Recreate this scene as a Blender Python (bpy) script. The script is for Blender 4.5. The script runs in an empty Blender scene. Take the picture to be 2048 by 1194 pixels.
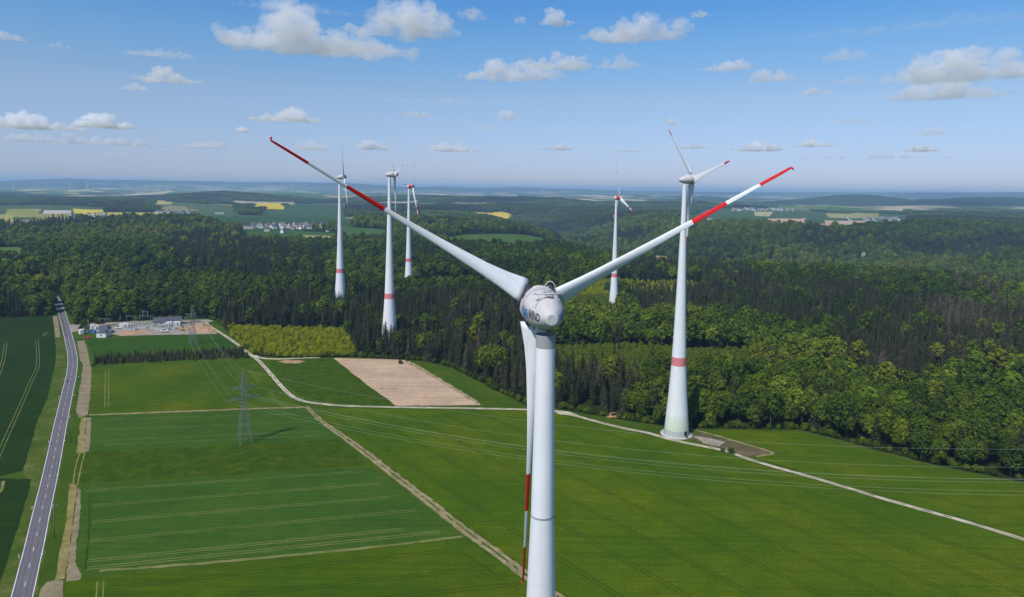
import bpy, bmesh, math, random
import numpy as np
from mathutils import Vector, Matrix
random.seed(11)
RNG = np.random.default_rng(7)
PI = math.pi
scene = bpy.context.scene
col = scene.collection

# ------------------------------------------------------------------ camera
F, PX, PY = 1365.0, 1024.0, 485.0
PITCH, ROLL, CZ = math.radians(4.5), math.radians(0.8), 143.0
_f = np.array([0, math.cos(PITCH), -math.sin(PITCH)])
_u0 = np.array([0, math.sin(PITCH), math.cos(PITCH)])
_r = math.cos(ROLL) * np.array([1., 0, 0]) + math.sin(ROLL) * _u0
_u = -math.sin(ROLL) * np.array([1., 0, 0]) + math.cos(ROLL) * _u0
CAM = np.array([0, 0, CZ])

def project(P):
    d = np.asarray(P, float) - CAM
    z = d @ _f
    return np.stack([PX + F * (d @ _r) / z, PY - F * (d @ _u) / z], -1), z

def ray(x, y):
    d = _f + (x - PX) / F * _r - (y - PY) / F * _u
    return d / np.linalg.norm(d)

def at(x, y, z=0.0):
    d = ray(x, y)
    return CAM + d * ((z - CZ) / d[2])

def horizon(x):
    return PY + (_f[2] + (x - PX) / F * _r[2]) * F / _u[2]

cam_data = bpy.data.cameras.new('camera')
cam_data.sensor_width = 36
cam_data.lens = F / 2048 * 36
cam_data.shift_y = -(597 - PY) / 2048
cam_data.clip_start = 0.5
cam_data.clip_end = 120000
cam = bpy.data.objects.new('camera', cam_data)
col.objects.link(cam)
M = Matrix.Identity(4)
for i in range(3):
    M[i][0], M[i][1], M[i][2] = _r[i], _u[i], -_f[i]
M.translation = Vector((0, 0, CZ))
cam.matrix_world = M
scene.camera = cam

# ------------------------------------------------------------------ helpers
def tag(o, label=None, cat=None, group=None, kind=None):
    if label: o['label'] = label
    if cat: o['category'] = cat
    if group: o['group'] = group
    if kind: o['kind'] = kind
    return o

class MB:
    """collects vertices and faces, builds ONE mesh object"""
    def __init__(self):
        self.v = []; self.f = []; self.m = []; self.s = []
    def add(self, verts, faces, mat=0, smooth=False):
        b = len(self.v)
        self.v.extend([tuple(map(float, p)) for p in verts])
        self.f.extend([tuple(b + i for i in f) for f in faces])
        self.m.extend([mat] * len(faces)); self.s.extend([smooth] * len(faces))
        return self
    def box(self, c, s, mat=0, rot=0.0):
        cx, cy, cz = c; a, b, h = s[0] / 2, s[1] / 2, s[2] / 2
        co, si = math.cos(rot), math.sin(rot)
        vs = [(cx + x * co - y * si, cy + x * si + y * co, cz + z) for z in (-h, h) for x, y in ((-a, -b), (a, -b), (a, b), (-a, b))]
        return self.add(vs, [(3, 2, 1, 0), (4, 5, 6, 7), (0, 1, 5, 4), (1, 2, 6, 5), (2, 3, 7, 6), (3, 0, 4, 7)], mat)
    def tube(self, pts, r, n=6, mat=0, smooth=True, cap=True):
        pts = [np.asarray(p, float) for p in pts]
        rs = r if hasattr(r, '__len__') else [r] * len(pts)
        vs = []
        up = np.array([0.13, 0.29, 0.95])
        for i, p in enumerate(pts):
            t = pts[min(i + 1, len(pts) - 1)] - pts[max(i - 1, 0)]
            t = t / (np.linalg.norm(t) + 1e-9)
            a = np.cross(t, up)
            if np.linalg.norm(a) < 0.05: a = np.cross(t, np.array([1., 0, 0]))
            a /= np.linalg.norm(a); b = np.cross(t, a)
            for k in range(n):
                w = 2 * PI * k / n
                vs.append(p + rs[i] * (math.cos(w) * a + math.sin(w) * b))
        fs = []
        for i in range(len(pts) - 1):
            for k in range(n):
                fs.append((i * n + k, i * n + (k + 1) % n, (i + 1) * n + (k + 1) % n, (i + 1) * n + k))
        if cap:
            fs.append(tuple(range(n))[::-1]); fs.append(tuple((len(pts) - 1) * n + k for k in range(n)))
        return self.add(vs, fs, mat, smooth)
    def loft(self, rings, mats=None, smooth=True, cap0=True, cap1=True):
        n = len(rings[0]); vs = [p for r in rings for p in r]
        b = len(self.v)
        self.v.extend([tuple(map(float, p)) for p in vs])
        for i in range(len(rings) - 1):
            mt = mats[i] if mats else 0
            for k in range(n):
                self.f.append((b + i * n + k, b + i * n + (k + 1) % n, b + (i + 1) * n + (k + 1) % n, b + (i + 1) * n + k))
                self.m.append(mt); self.s.append(smooth)
        if cap0:
            self.f.append(tuple(b + k for k in range(n))[::-1]); self.m.append(mats[0] if mats else 0); self.s.append(False)
        if cap1:
            q = (len(rings) - 1) * n
            self.f.append(tuple(b + q + k for k in range(n))); self.m.append(mats[-1] if mats else 0); self.s.append(False)
        return self
    def lathe(self, prof, n=32, mats=None, c=(0, 0), cap0=False, cap1=False, smooth=True):
        rings = [[(c[0] + r * math.cos(2 * PI * k / n), c[1] + r * math.sin(2 * PI * k / n), z) for k in range(n)] for z, r in prof]
        return self.loft(rings, mats, smooth, cap0, cap1)
    def mesh(self, name, mats):
        me = bpy.data.meshes.new(name)
        me.from_pydata(self.v, [], self.f)
        for m in (mats if isinstance(mats, (list, tuple)) else [mats]): me.materials.append(m)
        me.polygons.foreach_set('material_index', self.m)
        me.polygons.foreach_set('use_smooth', self.s)
        me.update()
        return me
    def build(self, name, mats, parent=None, loc=None, rotz=None):
        o = bpy.data.objects.new(name, self.mesh(name, mats))
        col.objects.link(o)
        if parent: o.parent = parent
        if loc is not None: o.location = loc
        if rotz is not None: o.rotation_euler[2] = rotz
        return o

def empty(name, loc, rotz=0.0):
    o = bpy.data.objects.new(name, None)
    o.empty_display_size = 1
    col.objects.link(o); o.location = Vector([float(c) for c in loc]); o.rotation_euler[2] = rotz
    return o

def copy_tree(o, parent=None):
    c = o.copy(); col.objects.link(c)
    if parent: c.parent = parent
    for ch in list(o.children): copy_tree(ch, c)
    return c

# ------------------------------------------------------------------ smooth value noise (numpy)
_perm = np.random.default_rng(3).random((256, 256))
def vnoise(x, y, s):
    x = np.asarray(x, float) / s; y = np.asarray(y, float) / s
    xi = np.floor(x).astype(int); yi = np.floor(y).astype(int)
    fx = x - xi; fy = y - yi
    fx = fx * fx * (3 - 2 * fx); fy = fy * fy * (3 - 2 * fy)
    g = lambda a, b: _perm[a & 255, b & 255]
    return (g(xi, yi) * (1 - fx) + g(xi + 1, yi) * fx) * (1 - fy) + (g(xi, yi + 1) * (1 - fx) + g(xi + 1, yi + 1) * fx) * fy
def fbm(x, y, s, o=4):
    t = 0; a = 1; w = 0
    for k in range(o):
        t = t + a * vnoise(np.asarray(x) + 37.1 * k, np.asarray(y) - 91.7 * k, s / 2 ** k); w += a; a *= .5
    return t / w
def sstep(a, b, x):
    t = np.clip((x - a) / (b - a), 0, 1); return t * t * (3 - 2 * t)
def pin(poly, x, y):
    """points in polygon, vectorised"""
    x = np.asarray(x, float); y = np.asarray(y, float)
    r = np.zeros(x.shape, bool); n = len(poly)
    for i in range(n):
        x0, y0 = poly[i][0], poly[i][1]; x1, y1 = poly[(i + 1) % n][0], poly[(i + 1) % n][1]
        if y0 == y1: continue
        c = ((y0 > y) != (y1 > y)) & (x < (x1 - x0) * (y - y0) / (y1 - y0) + x0)
        r ^= c
    return r
def seg_dist(line, x, y):
    d = np.full(np.shape(x), 1e9)
    for (x0, y0), (x1, y1) in zip(line[:-1], line[1:]):
        dx, dy = x1 - x0, y1 - y0; L = dx * dx + dy * dy
        t = np.clip(((x - x0) * dx + (y - y0) * dy) / L, 0, 1)
        d = np.minimum(d, np.hypot(x - x0 - t * dx, y - y0 - t * dy))
    return d

# ------------------------------------------------------------------ materials
def new_mat(name):
    m = bpy.data.materials.new(name); m.use_nodes = True
    nt = m.node_tree; p = nt.nodes['Principled BSDF']
    return m, nt, p
def N(nt, t, **kw):
    n = nt.nodes.new(t)
    for k, v in kw.items():
        if k in n.inputs: n.inputs[k].default_value = v
        else: setattr(n, k, v)
    return n
def c4(c): return (c[0], c[1], c[2], 1.0)
def coords(nt, kind='Object', scale=(1, 1, 1), rot=0.0):
    t = N(nt, 'ShaderNodeTexCoord'); mp = N(nt, 'ShaderNodeMapping')
    mp.inputs['Scale'].default_value = scale; mp.inputs['Rotation'].default_value = (0, 0, rot)
    nt.links.new(t.outputs[kind], mp.inputs['Vector'])
    return mp.outputs['Vector']
def noise(nt, vec, scale, detail=4, rough=.55):
    n = N(nt, 'ShaderNodeTexNoise'); n.inputs['Scale'].default_value = scale
    n.inputs['Detail'].default_value = detail; n.inputs['Roughness'].default_value = rough
    nt.links.new(vec, n.inputs['Vector']); return n.outputs['Fac']
def ramp(nt, fac, stops):
    r = N(nt, 'ShaderNodeValToRGB'); e = r.color_ramp.elements
    while len(e) < len(stops): e.new(0.5)
    for k, (p, c) in enumerate(stops):
        e[k].position = p; e[k].color = c4(c)
    nt.links.new(fac, r.inputs['Fac']); return r.outputs['Color']
def mix(nt, a, b, fac, mode='MIX'):
    m = N(nt, 'ShaderNodeMix', data_type='RGBA', blend_type=mode)
    for s, v in ((m.inputs[6], a), (m.inputs[7], b)):
        if hasattr(v, 'is_linked') or hasattr(v, 'links'): nt.links.new(v, s)
        else: s.default_value = c4(v)
    if isinstance(fac, (int, float)): m.inputs[0].default_value = fac
    else: nt.links.new(fac, m.inputs[0])
    return m.outputs[2]
def plain(name, c, rough=.6, metal=0.0, var=.10, scale=1.5, spec=.25):
    """a painted or mineral surface with faint mottling"""
    m, nt, p = new_mat(name)
    f = noise(nt, coords(nt), scale, 5)
    lo = tuple(max(0, x * (1 - var)) for x in c); hi = tuple(min(1, x * (1 + var)) for x in c)
    nt.links.new(ramp(nt, f, [(.3, lo), (.7, hi)]), p.inputs['Base Color'])
    p.inputs['Roughness'].default_value = rough; p.inputs['Metallic'].default_value = metal
    p.inputs['Specular IOR Level'].default_value = spec
    return m
def ground_mat(name, cols, big=60., streak=None, fine=1.2, spots=None, rough=.95, tuft=.6):
    """crop or soil: big drifting patches, streaks along the drilling direction, fine grain"""
    m, nt, p = new_mat(name)
    v = coords(nt)
    a = noise(nt, v, 1 / big, 5, .6)
    base = ramp(nt, a, [(.3, cols[0]), (.52, cols[1]), (.72, cols[2])])
    if streak is not None:
        vs = coords(nt, 'Object', (1 / 60., 1 / 1.6, 1), -streak)
        s = noise(nt, vs, 1.0, 3, .6)
        base = mix(nt, base, mix(nt, base, ramp(nt, s, [(.25, (.55, .6, .6)), (.75, (1.4, 1.35, 1.25))]), 1.0, 'MULTIPLY'), .55)
    md = noise(nt, v, 1 / (big * .16), 5, .7)
    base = mix(nt, base, ramp(nt, md, [(.28, (.80, .84, .8)), (.5, (1, 1, 1)), (.74, (1.22, 1.14, 1.1))]), .8, 'MULTIPLY')
    g = noise(nt, v, 1 / fine, 6, .75)
    base = mix(nt, base, ramp(nt, g, [(.25, (.5, .52, .5)), (.5, (1, 1, 1)), (.78, (1.6, 1.5, 1.5))]), tuft, 'MULTIPLY')
    if spots is not None:
        k = noise(nt, v, spots[1], 5, .7)
        base = mix(nt, base, spots[0], ramp(nt, k, [(spots[2], (0, 0, 0)), (spots[2] + .1, (1, 1, 1))]))
    nt.links.new(base, p.inputs['Base Color'])
    p.inputs['Roughness'].default_value = rough; p.inputs['Specular IOR Level'].default_value = .03
    return m
def leaf_mat(name, stops, trans=.25):
    """foliage: tint per tree (0..1), random per leaf clump from the mesh"""
    m, nt, p = new_mat(name)
    at_ = N(nt, 'ShaderNodeAttribute', attribute_type='INSTANCER', attribute_name='tint')
    lf = N(nt, 'ShaderNodeAttribute', attribute_type='GEOMETRY', attribute_name='leaf')
    c = ramp(nt, at_.outputs['Fac'], stops)
    c = mix(nt, c, ramp(nt, lf.outputs['Fac'], [(0, (.42, .46, .45)), (.6, (1.05, 1.05, 1.0)), (1, (1.75, 1.6, 1.2))]), 1.0, 'MULTIPLY')
    d = N(nt, 'ShaderNodeBsdfDiffuse'); t = N(nt, 'ShaderNodeBsdfTranslucent'); mx = N(nt, 'ShaderNodeMixShader')
    mx.inputs[0].default_value = trans
    nt.links.new(c, d.inputs['Color']); nt.links.new(c, t.inputs['Color'])
    nt.links.new(d.outputs[0], mx.inputs[1]); nt.links.new(t.outputs[0], mx.inputs[2])
    nt.links.new(mx.outputs[0], nt.nodes['Material Output'].inputs['Surface'])
    nt.nodes.remove(p)
    return m

MAT = {}
MAT['crop_bright'] = ground_mat('crop_bright', [(.040, .080, .003), (.058, .100, .003), (.092, .116, .003)], 50, -.05, 1.1)
MAT['crop_big'] = ground_mat('crop_big', [(.042, .088, .003), (.064, .108, .003), (.100, .124, .003)], 55, math.radians(-51), 1.1)
MAT['crop_mid'] = ground_mat('crop_mid', [(.026, .070, .006), (.033, .080, .007), (.044, .088, .008)], 40, -.05, 1.1)
MAT['crop_teal'] = ground_mat('crop_teal', [(.034, .084, .009), (.044, .096, .010), (.058, .104, .011)], 40, .12, 1.1)
MAT['crop_dark'] = ground_mat('crop_dark', [(.014, .034, .005), (.018, .040, .006), (.023, .046, .007)], 70, .6, 1.2)
MAT['rough_meadow'] = ground_mat('rough_meadow', [(.026, .064, .003), (.044, .080, .003), (.064, .092, .004)], 9, None, 4.6, tuft=1.0)
MAT['verge'] = ground_mat('verge', [(.040, .078, .008), (.072, .104, .014), (.135, .145, .042)], 14, None, 1.5)
MAT['meadow'] = ground_mat('meadow', [(.034, .074, .005), (.052, .092, .006), (.074, .102, .009)], 30, None, 1.6)
MAT['dry_grass'] = ground_mat('dry_grass', [(.16, .145, .035), (.25, .21, .075), (.33, .27, .13)], 6, None, .9)
MAT['tan_soil'] = ground_mat('tan_soil', [(.17, .14, .075), (.245, .20, .12), (.32, .265, .165)], 7, None, .8)
MAT['bare_field'] = ground_mat('bare_field', [(.40, .28, .185), (.49, .345, .235), (.55, .40, .28)], 22, math.radians(-40), 1.0, ((.10, .10, .03), .05, .62))
MAT['stubble_edge'] = ground_mat('stubble_edge', [(.10, .11, .03), (.33, .25, .15), (.45, .33, .22)], 5, None, .9)
MAT['gravel'] = ground_mat('gravel', [(.40, .35, .25), (.51, .455, .34), (.60, .54, .42)], 8, None, .7)
MAT['track'] = ground_mat('track', [(.16, .15, .05), (.27, .225, .12), (.36, .30, .18)], 6, math.radians(-51), .8)
MAT['tram_tan'] = ground_mat('tram_tan', [(.11, .14, .03), (.17, .18, .055), (.25, .23, .10)], 9, None, .7)
MAT['tram_dark'] = ground_mat('tram_dark', [(.022, .052, .004), (.028, .060, .004), (.036, .070, .004)], 9, None, .7)
MAT['plot'] = ground_mat('plot', [(.07, .075, .022), (.115, .095, .045), (.19, .15, .09)], 10, None, 1.0)
MAT['yard'] = ground_mat('yard', [(.22, .19, .15), (.31, .27, .22), (.42, .37, .31)], 7, None, .8)
MAT['earth'] = ground_mat('earth', [(.30, .17, .09), (.42, .26, .15), (.50, .33, .20)], 4, None, .6)
m, nt, p = new_mat('asphalt')
v = coords(nt)
b_ = ramp(nt, noise(nt, v, .08, 5), [(.3, (.130, .115, .122)), (.7, (.172, .153, .160))])
b_ = mix(nt, b_, ramp(nt, noise(nt, v, 1.5, 6, .8), [(.25, (.7, .7, .7)), (.75, (1.25, 1.25, 1.25))]), 1., 'MULTIPLY')
nt.links.new(b_, p.inputs['Base Color']); p.inputs['Roughness'].default_value = .85
MAT['asphalt'] = m
MAT['patch'] = plain('asphalt_patch', (.108, .095, .104), .85, var=.15)
MAT['worn'] = plain('asphalt_worn', (.125, .112, .122), .8, var=.18, scale=.4)
MAT['line'] = plain('road_paint', (.74, .74, .72), .7, var=.12, scale=.8)
MAT['white'] = plain('white_paint', (.78, .79, .80), .42, var=.03, scale=.3)
MAT['blade'] = plain('blade_paint', (.76, .77, .77), .35, var=.03, scale=.25)
MAT['red'] = plain('red_paint', (.62, .018, .022), .42, var=.06)
MAT['band'] = plain('faded_red_paint', (.66, .20, .21), .6, var=.05)
MAT['nacelle'] = plain('nacelle_paint', (.56, .53, .525), .4, var=.06, scale=.7)
MAT['nacelle_tail'] = plain('nacelle_tail', (.60, .58, .575), .45, var=.07, scale=1.4)
MAT['dark'] = plain('dark_rubber', (.045, .04, .045), .7)
MAT['seam'] = plain('seam', (.36, .355, .355), .7)
MAT['steel_tower'] = plain('steel_tower', (.80, .80, .81), .45, var=.03, scale=.3)
MAT['galv'] = plain('galvanised', (.17, .20, .18), .65, .1, var=.15)
MAT['wire'] = plain('aluminium_wire', (.42, .46, .36), .6, .2, var=.05)
MAT['blue'] = plain('blue_paint', (.03, .17, .55), .45)
MAT['black'] = plain('black_paint', (.02, .02, .022), .5)
MAT['wood'] = plain('weathered_wood', (.16, .13, .10), .9, var=.25)
MAT['bark'] = plain('bark', (.10, .085, .07), .95, var=.35, scale=.7)
MAT['bark_pale'] = plain('bark_pale', (.17, .15, .13), .95, var=.3, scale=.7)
MAT['wall'] = plain('render_wall', (.72, .71, .68), .85, var=.06)
MAT['wall2'] = plain('cream_wall', (.60, .56, .48), .85, var=.06)
MAT['roof'] = plain('slate_roof', (.075, .078, .095), .6, var=.2, scale=2)
MAT['roof2'] = plain('brown_roof', (.17, .10, .08), .75, var=.2, scale=2)
MAT['roof3'] = plain('grey_roof', (.20, .19, .19), .75, var=.2, scale=2)
MAT['glass'] = plain('window_glass', (.04, .05, .06), .12, var=.05)
MAT['yellow'] = plain('machine_yellow', (.70, .34, .02), .5)
MAT['carred'] = plain('car_red', (.55, .03, .04), .3)
MAT['tarp'] = plain('pale_tarp', (.66, .67, .68), .7, var=.06)
MAT['contblue'] = plain('container_blue', (.04, .11, .30), .55)
MAT['concrete'] = plain('concrete', (.46, .45, .42), .9, var=.12)
MAT['skin'] = plain('skin', (.50, .30, .22), .6)
MAT['cloth'] = plain('dark_cloth', (.03, .03, .04), .85)
for k_ in ('white', 'blade', 'nacelle', 'nacelle_tail'):
    m = MAT[k_]; nt = m.node_tree; p = nt.nodes['Principled BSDF']; l_ = p.inputs['Base Color'].links[0].from_socket
    st_n = noise(nt, coords(nt, 'Object', (.9, .9, .12) if k_ != 'nacelle' else (.35, 1.6, 1.6)), 1.0, 6, .7)
    nt.links.new(mix(nt, l_, ramp(nt, st_n, [(.30, (.80, .79, .77)), (.48, (1, 1, 1)), (1, (1, 1, 1))]), .8, 'MULTIPLY'), p.inputs['Base Color'])
# concrete tower: ring segments, greenish steps near the foot
def tower_mat():
    m, nt, p = new_mat('concrete_tower')
    t = N(nt, 'ShaderNodeTexCoord'); s = N(nt, 'ShaderNodeSeparateXYZ')
    nt.links.new(t.outputs['Object'], s.inputs[0])
    z = s.outputs['Z']
    d = N(nt, 'ShaderNodeMath', operation='DIVIDE'); d.inputs[1].default_value = 100.0; nt.links.new(z, d.inputs[0])
    r = N(nt, 'ShaderNodeValToRGB'); r.color_ramp.interpolation = 'CONSTANT'
    st = [(0, (.42, .45, .40)), (.032, (.58, .64, .50)), (.060, (.62, .68, .55)), (.085, (.65, .70, .60)), (.108, (.70, .73, .68)), (.128, (.76, .77, .78))]
    e = r.color_ramp.elements
    while len(e) < len(st): e.new(.5)
    for k, (q, c) in enumerate(st): e[k].position = q; e[k].color = c4(c)
    nt.links.new(d.outputs[0], r.inputs['Fac'])
    md = N(nt, 'ShaderNodeMath', operation='FRACT'); q = N(nt, 'ShaderNodeMath', operation='DIVIDE'); q.inputs[1].default_value = 3.8
    nt.links.new(z, q.inputs[0]); nt.links.new(q.outputs[0], md.inputs[0])
    seam = ramp(nt, md.outputs[0], [(0, (.86, .86, .86)), (.035, (1, 1, 1)), (1, (1, 1, 1))])
    c = mix(nt, r.outputs['Color'], seam, 1., 'MULTIPLY')
    vs = coords(nt, 'Object', (.6, .6, .05))
    c = mix(nt, c, ramp(nt, noise(nt, vs, 1., 5, .6), [(.3, (.93, .93, .92)), (.7, (1.03, 1.03, 1.03))]), 1., 'MULTIPLY')
    nt.links.new(c, p.inputs['Base Color']); p.inputs['Roughness'].default_value = .6; p.inputs['Specular IOR Level'].default_value = .25
    return m
MAT['tower'] = tower_mat()
MAT['leafB'] = leaf_mat('broadleaf_foliage', [(0, (.030, .052, .012)), (.35, (.060, .096, .013)), (.58, (.096, .142, .015)), (.70, (.130, .190, .018)), (.84, (.135, .132, .018)), (1, (.30, .34, .008))], .16)
MAT['leafS'] = leaf_mat('spruce_foliage', [(0, (.024, .033, .018)), (.5, (.042, .050, .024)), (.8, (.066, .060, .036)), (1, (.12, .10, .08))], .08)
# ------------------------------------------------------------------ clouds
def cloud_mat(sig, h, k):
    m = bpy.data.materials.new('cloud_vapour'); m.use_nodes = True; nt = m.node_tree; nt.nodes.remove(nt.nodes['Principled BSDF'])
    v = nt.nodes.new('ShaderNodeVolumePrincipled'); v.inputs['Color'].default_value = (.990, .992, 1, 1); v.inputs['Anisotropy'].default_value = .0
    t = N(nt, 'ShaderNodeTexCoord'); mp = N(nt, 'ShaderNodeMapping'); mp.inputs['Location'].default_value = (k * 3.1, k * 1.7, 0); mp.inputs['Scale'].default_value = (1 / (.6 * h), 1 / (.6 * h), 1 / (.3 * h))
    nt.links.new(t.outputs['Object'], mp.inputs[0])
    f = noise(nt, mp.outputs[0], 1.0, 5, .62)
    mr = N(nt, 'ShaderNodeMapRange'); mr.inputs[1].default_value = .36; mr.inputs[2].default_value = .60; mr.inputs[3].default_value = 0.0; mr.inputs[4].default_value = sig
    nt.links.new(f, mr.inputs[0]); nt.links.new(mr.outputs[0], v.inputs['Density'])
    nt.links.new(v.outputs[0], nt.node_tree.nodes['Material Output'].inputs['Volume'] if hasattr(nt, 'node_tree') else nt.nodes['Material Output'].inputs['Volume']); return m
def _h3(i, j, k): 
    return _perm[(i + 7 * k) & 255, (j + 13 * k) & 255]
def n3(P, s):
    q = P / s; i = np.floor(q).astype(int); f = q - i; f = f * f * (3 - 2 * f); out = 0
    for a in (0, 1):
        for b in (0, 1):
            for c in (0, 1):
                w = (f[:, 0] if a else 1 - f[:, 0]) * (f[:, 1] if b else 1 - f[:, 1]) * (f[:, 2] if c else 1 - f[:, 2])
                out = out + w * _h3(i[:, 0] + a, i[:, 1] + b, i[:, 2] + c)
    return out
CL = [(640, 104, 372, 66, 1, 'largest white cloud, long and flat based'), (808, 72, 222, 74, 1, 'big billowing cloud touching the top edge above the long one'), (945, 38, 54, 26, .5, 'small faint cloud beside the big billowing one'), (1043, 47, 30, 15, .35, 'tiny faint cloud between two small ones near the top'), (1114, 50, 76, 30, .8, 'small bright cloud near the top, before the broad one'), (1266, 80, 210, 62, 1, 'broad bright cloud near the top with a flat base'),
      (1022, 158, 205, 46, .8, 'flat cloud in the middle of the sky, lower of a pair'), (1112, 138, 138, 32, .8, 'flat cloud in the middle of the sky, upper of a pair'), (1238, 136, 92, 26, .45, 'faint ragged cloud beside the flat pair'), (313, 113, 122, 15, .4, 'thin faint streak of cloud above the small bright one'), (335, 164, 118, 22, .7, 'small bright cloud with a thin tail'), (272, 181, 46, 14, .6, 'little puff just under the cloud with a tail'),
      (115, 96, 32, 13, .35, 'tiny faint puff below the top corner'), (22, 80, 46, 15, .5, 'small pale puff at the frame edge near the top'), (571, 243, 132, 25, 1, 'crisp flat based white cloud above the crossed turbines'), (487, 265, 32, 10, .7, 'tiny white puff under the crisp flat based cloud'), (66, 258, 156, 27, .9, 'long white cloud at the frame edge above the far plain'), (210, 256, 92, 25, .9, 'rounded white cloud next to the long one above the far plain'), (150, 287, 330, 18, .5, 'long low band of cloud above the far plain'),
      (403, 297, 84, 20, .5, 'ragged low cloud above the far hills'), (745, 299, 66, 20, .8, 'white puff behind the blades of the grey-nacelled turbine'), (905, 303, 108, 19, .7, 'low white cloud beyond the red-nacelled turbine'), (1015, 238, 42, 21, .9, 'small bright puff alone over the middle hills'), (1108, 300, 72, 12, .6, 'thin low cloud over the middle hills'), (1342, 250, 32, 16, .8, 'small bright puff above the blade tip of the lone turbine'), (1450, 140, 96, 18, .5, 'thin cloud with a tiny bump'), (1545, 163, 88, 28, .55, 'soft grey white cloud beside the thin one'),
      (1630, 188, 62, 13, .6, 'small flat cloud below the soft one'), (1692, 120, 84, 20, .3, 'very faint veil of cloud in the empty blue'), (1705, 166, 74, 12, .25, 'very faint grey streak below the veil'), (1932, 159, 256, 48, .8, 'large layered cloud at the frame edge'), (1895, 197, 190, 34, .7, 'wide cloud just under the large layered one'), (1512, 302, 94, 18, .8, 'low bright cloud above the red banded blade'), (1630, 293, 82, 13, .6, 'thin low cloud above the blade tip'), (1842, 303, 56, 12, .7, 'tiny flat cloud over the distant hills'),
      (1400, 34, 40, 12, .4, 'tiny faint puff beside the broad bright cloud'), (832, 233, 72, 11, .35, 'faint flat streak in the middle of the sky'), (970, 258, 52, 9, .4, 'faint low streak under the lone puff'), (1255, 304, 52, 8, .5, 'thin low streak by the lone turbine'), (1860, 270, 80, 15, .3, 'faint haze of cloud near the frame edge'), (1385, 297, 66, 13, .5, 'low streak behind the tall turbine blade'), (1705, 247, 74, 14, .3, 'faint grey cloud in the empty lower sky'), (622, 300, 84, 16, .45, 'low pale cloud behind the first blade'),
      (560, 322, 300, 9, .22, 'long faint veil near the horizon hills'), (230, 318, 420, 12, .25, 'long pinkish veil low over the far plain'), (1750, 318, 420, 10, .25, 'long faint veil low over the far hills'), (300, 336, 560, 8, .3, 'lowest pale veil just over the far plain'), (1350, 338, 700, 7, .25, 'lowest pale veil just over the middle and far hills'), (900, 205, 420, 12, .16, 'thin high streak across the middle of the sky'), (1000, 232, 700, 10, .14, 'very thin high streak under the middle of the sky'), (600, 22, 260, 16, .14, 'thin high wisp at the top edge'), (1800, 60, 460, 30, .12, 'thin high veil before the frame edge'),  (1150, 322, 300, 8, .2, 'long faint veil low over the middle hills')]
def cloud(px, py, wpx, hpx, den, label, k):
    e = (horizon(px) - py) / F
    dist = min(42000, 1300 / max(e, .02)); base = CAM + ray(px, py) / np.linalg.norm(ray(px, py)[:2]) * dist
    w = wpx / F * dist * 1.03; h = hpx / F * dist * 1.0
    r = np.random.default_rng(900 + k); bm = bmesh.new()
    n = int(np.clip(7 * w / h, 10, 46)); dep = max(h * 1.1, min(w * .6, 3.0 * h))
    peak = r.uniform(-.25, .25); 
    for i in range(n):
        u = r.uniform(-1, 1); v = r.uniform(-1, 1) * math.sqrt(max(0, 1 - u * u))
        env = max(.12, (1 - abs(u - peak) ** 1.6 / 1.3)) * (.45 + .75 * vnoise(np.array([u * 3.3 + k * 5]), np.array([k * 1.7]), 1.)[0])
        R = h * np.clip(env, .16, .95) * r.uniform(.30, .5)
        z = r.uniform(0, max(h * env - R * 1.1, 0)) + R * .5
        mtx = Matrix.Translation((u * (w / 2 - R * .8), v * (dep / 2 - R * .5), z)) @ Matrix.Diagonal((R * 1.35, R * 1.35, R, 1))
        bmesh.ops.create_icosphere(bm, subdivisions=2, radius=1, matrix=mtx)
    # flat foot joining everything
    for i in range(7):
        u = -1 + 2 * (i + .5) / 7; R = h * .2
        mtx = Matrix.Translation((u * (w / 2 - w / 12), 0, R * .6)) @ Matrix.Diagonal((w / 7, dep * .35 * math.sqrt(max(.1, 1 - u * u)), R * (.8 if abs(u) < .8 else .5), 1))
        bmesh.ops.create_icosphere(bm, subdivisions=2, radius=1, matrix=mtx)
    for vv in bm.verts:
        if vv.co.z < 0: vv.co.z *= .25
    me = bpy.data.meshes.new('cloud'); bm.to_mesh(me); bm.free()
    o = bpy.data.objects.new('cloud', me); col.objects.link(o)
    rm_ = o.modifiers.new('r', 'REMESH'); rm_.mode = 'VOXEL'; rm_.voxel_size = max(h / 17, w / 150)
    bpy.context.view_layer.update()
    m2 = bpy.data.meshes.new_from_object(o.evaluated_get(bpy.context.evaluated_depsgraph_get())); o.modifiers.clear()
    nv = len(m2.vertices); P = np.empty(nv * 3); m2.vertices.foreach_get('co', P); P = P.reshape(-1, 3); Nn = np.empty(nv * 3); m2.vertices.foreach_get('normal', Nn); Nn = Nn.reshape(-1, 3)
    q = P + 1000 * k
    d = (n3(q, h * .34) - .5) * .42 + (n3(q + 77, h * .15) - .5) * .24 + (n3(q + 177, h * .07) - .5) * .12
    P = P + Nn * (d * h * np.clip(.25 + P[:, 2:3] / (h * .4), .25, 1)[:, 0])[:, None]
    m2.vertices.foreach_set('co', P.ravel()); m2.update()
    for pl in m2.polygons: pl.use_smooth = True
    o.data = m2; m2.name = 'cloud'
    m2.materials.clear(); m2.materials.append(cloud_mat(den ** 1.15 * (2.3 if dist < 15000 else 4.0) / h, h, k))
    o.location = base; o.rotation_euler[2] = -math.atan2(base[0], base[1])
    tag(o, label, 'cloud')
for k, c in enumerate(CL): cloud(*c, k)

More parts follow.
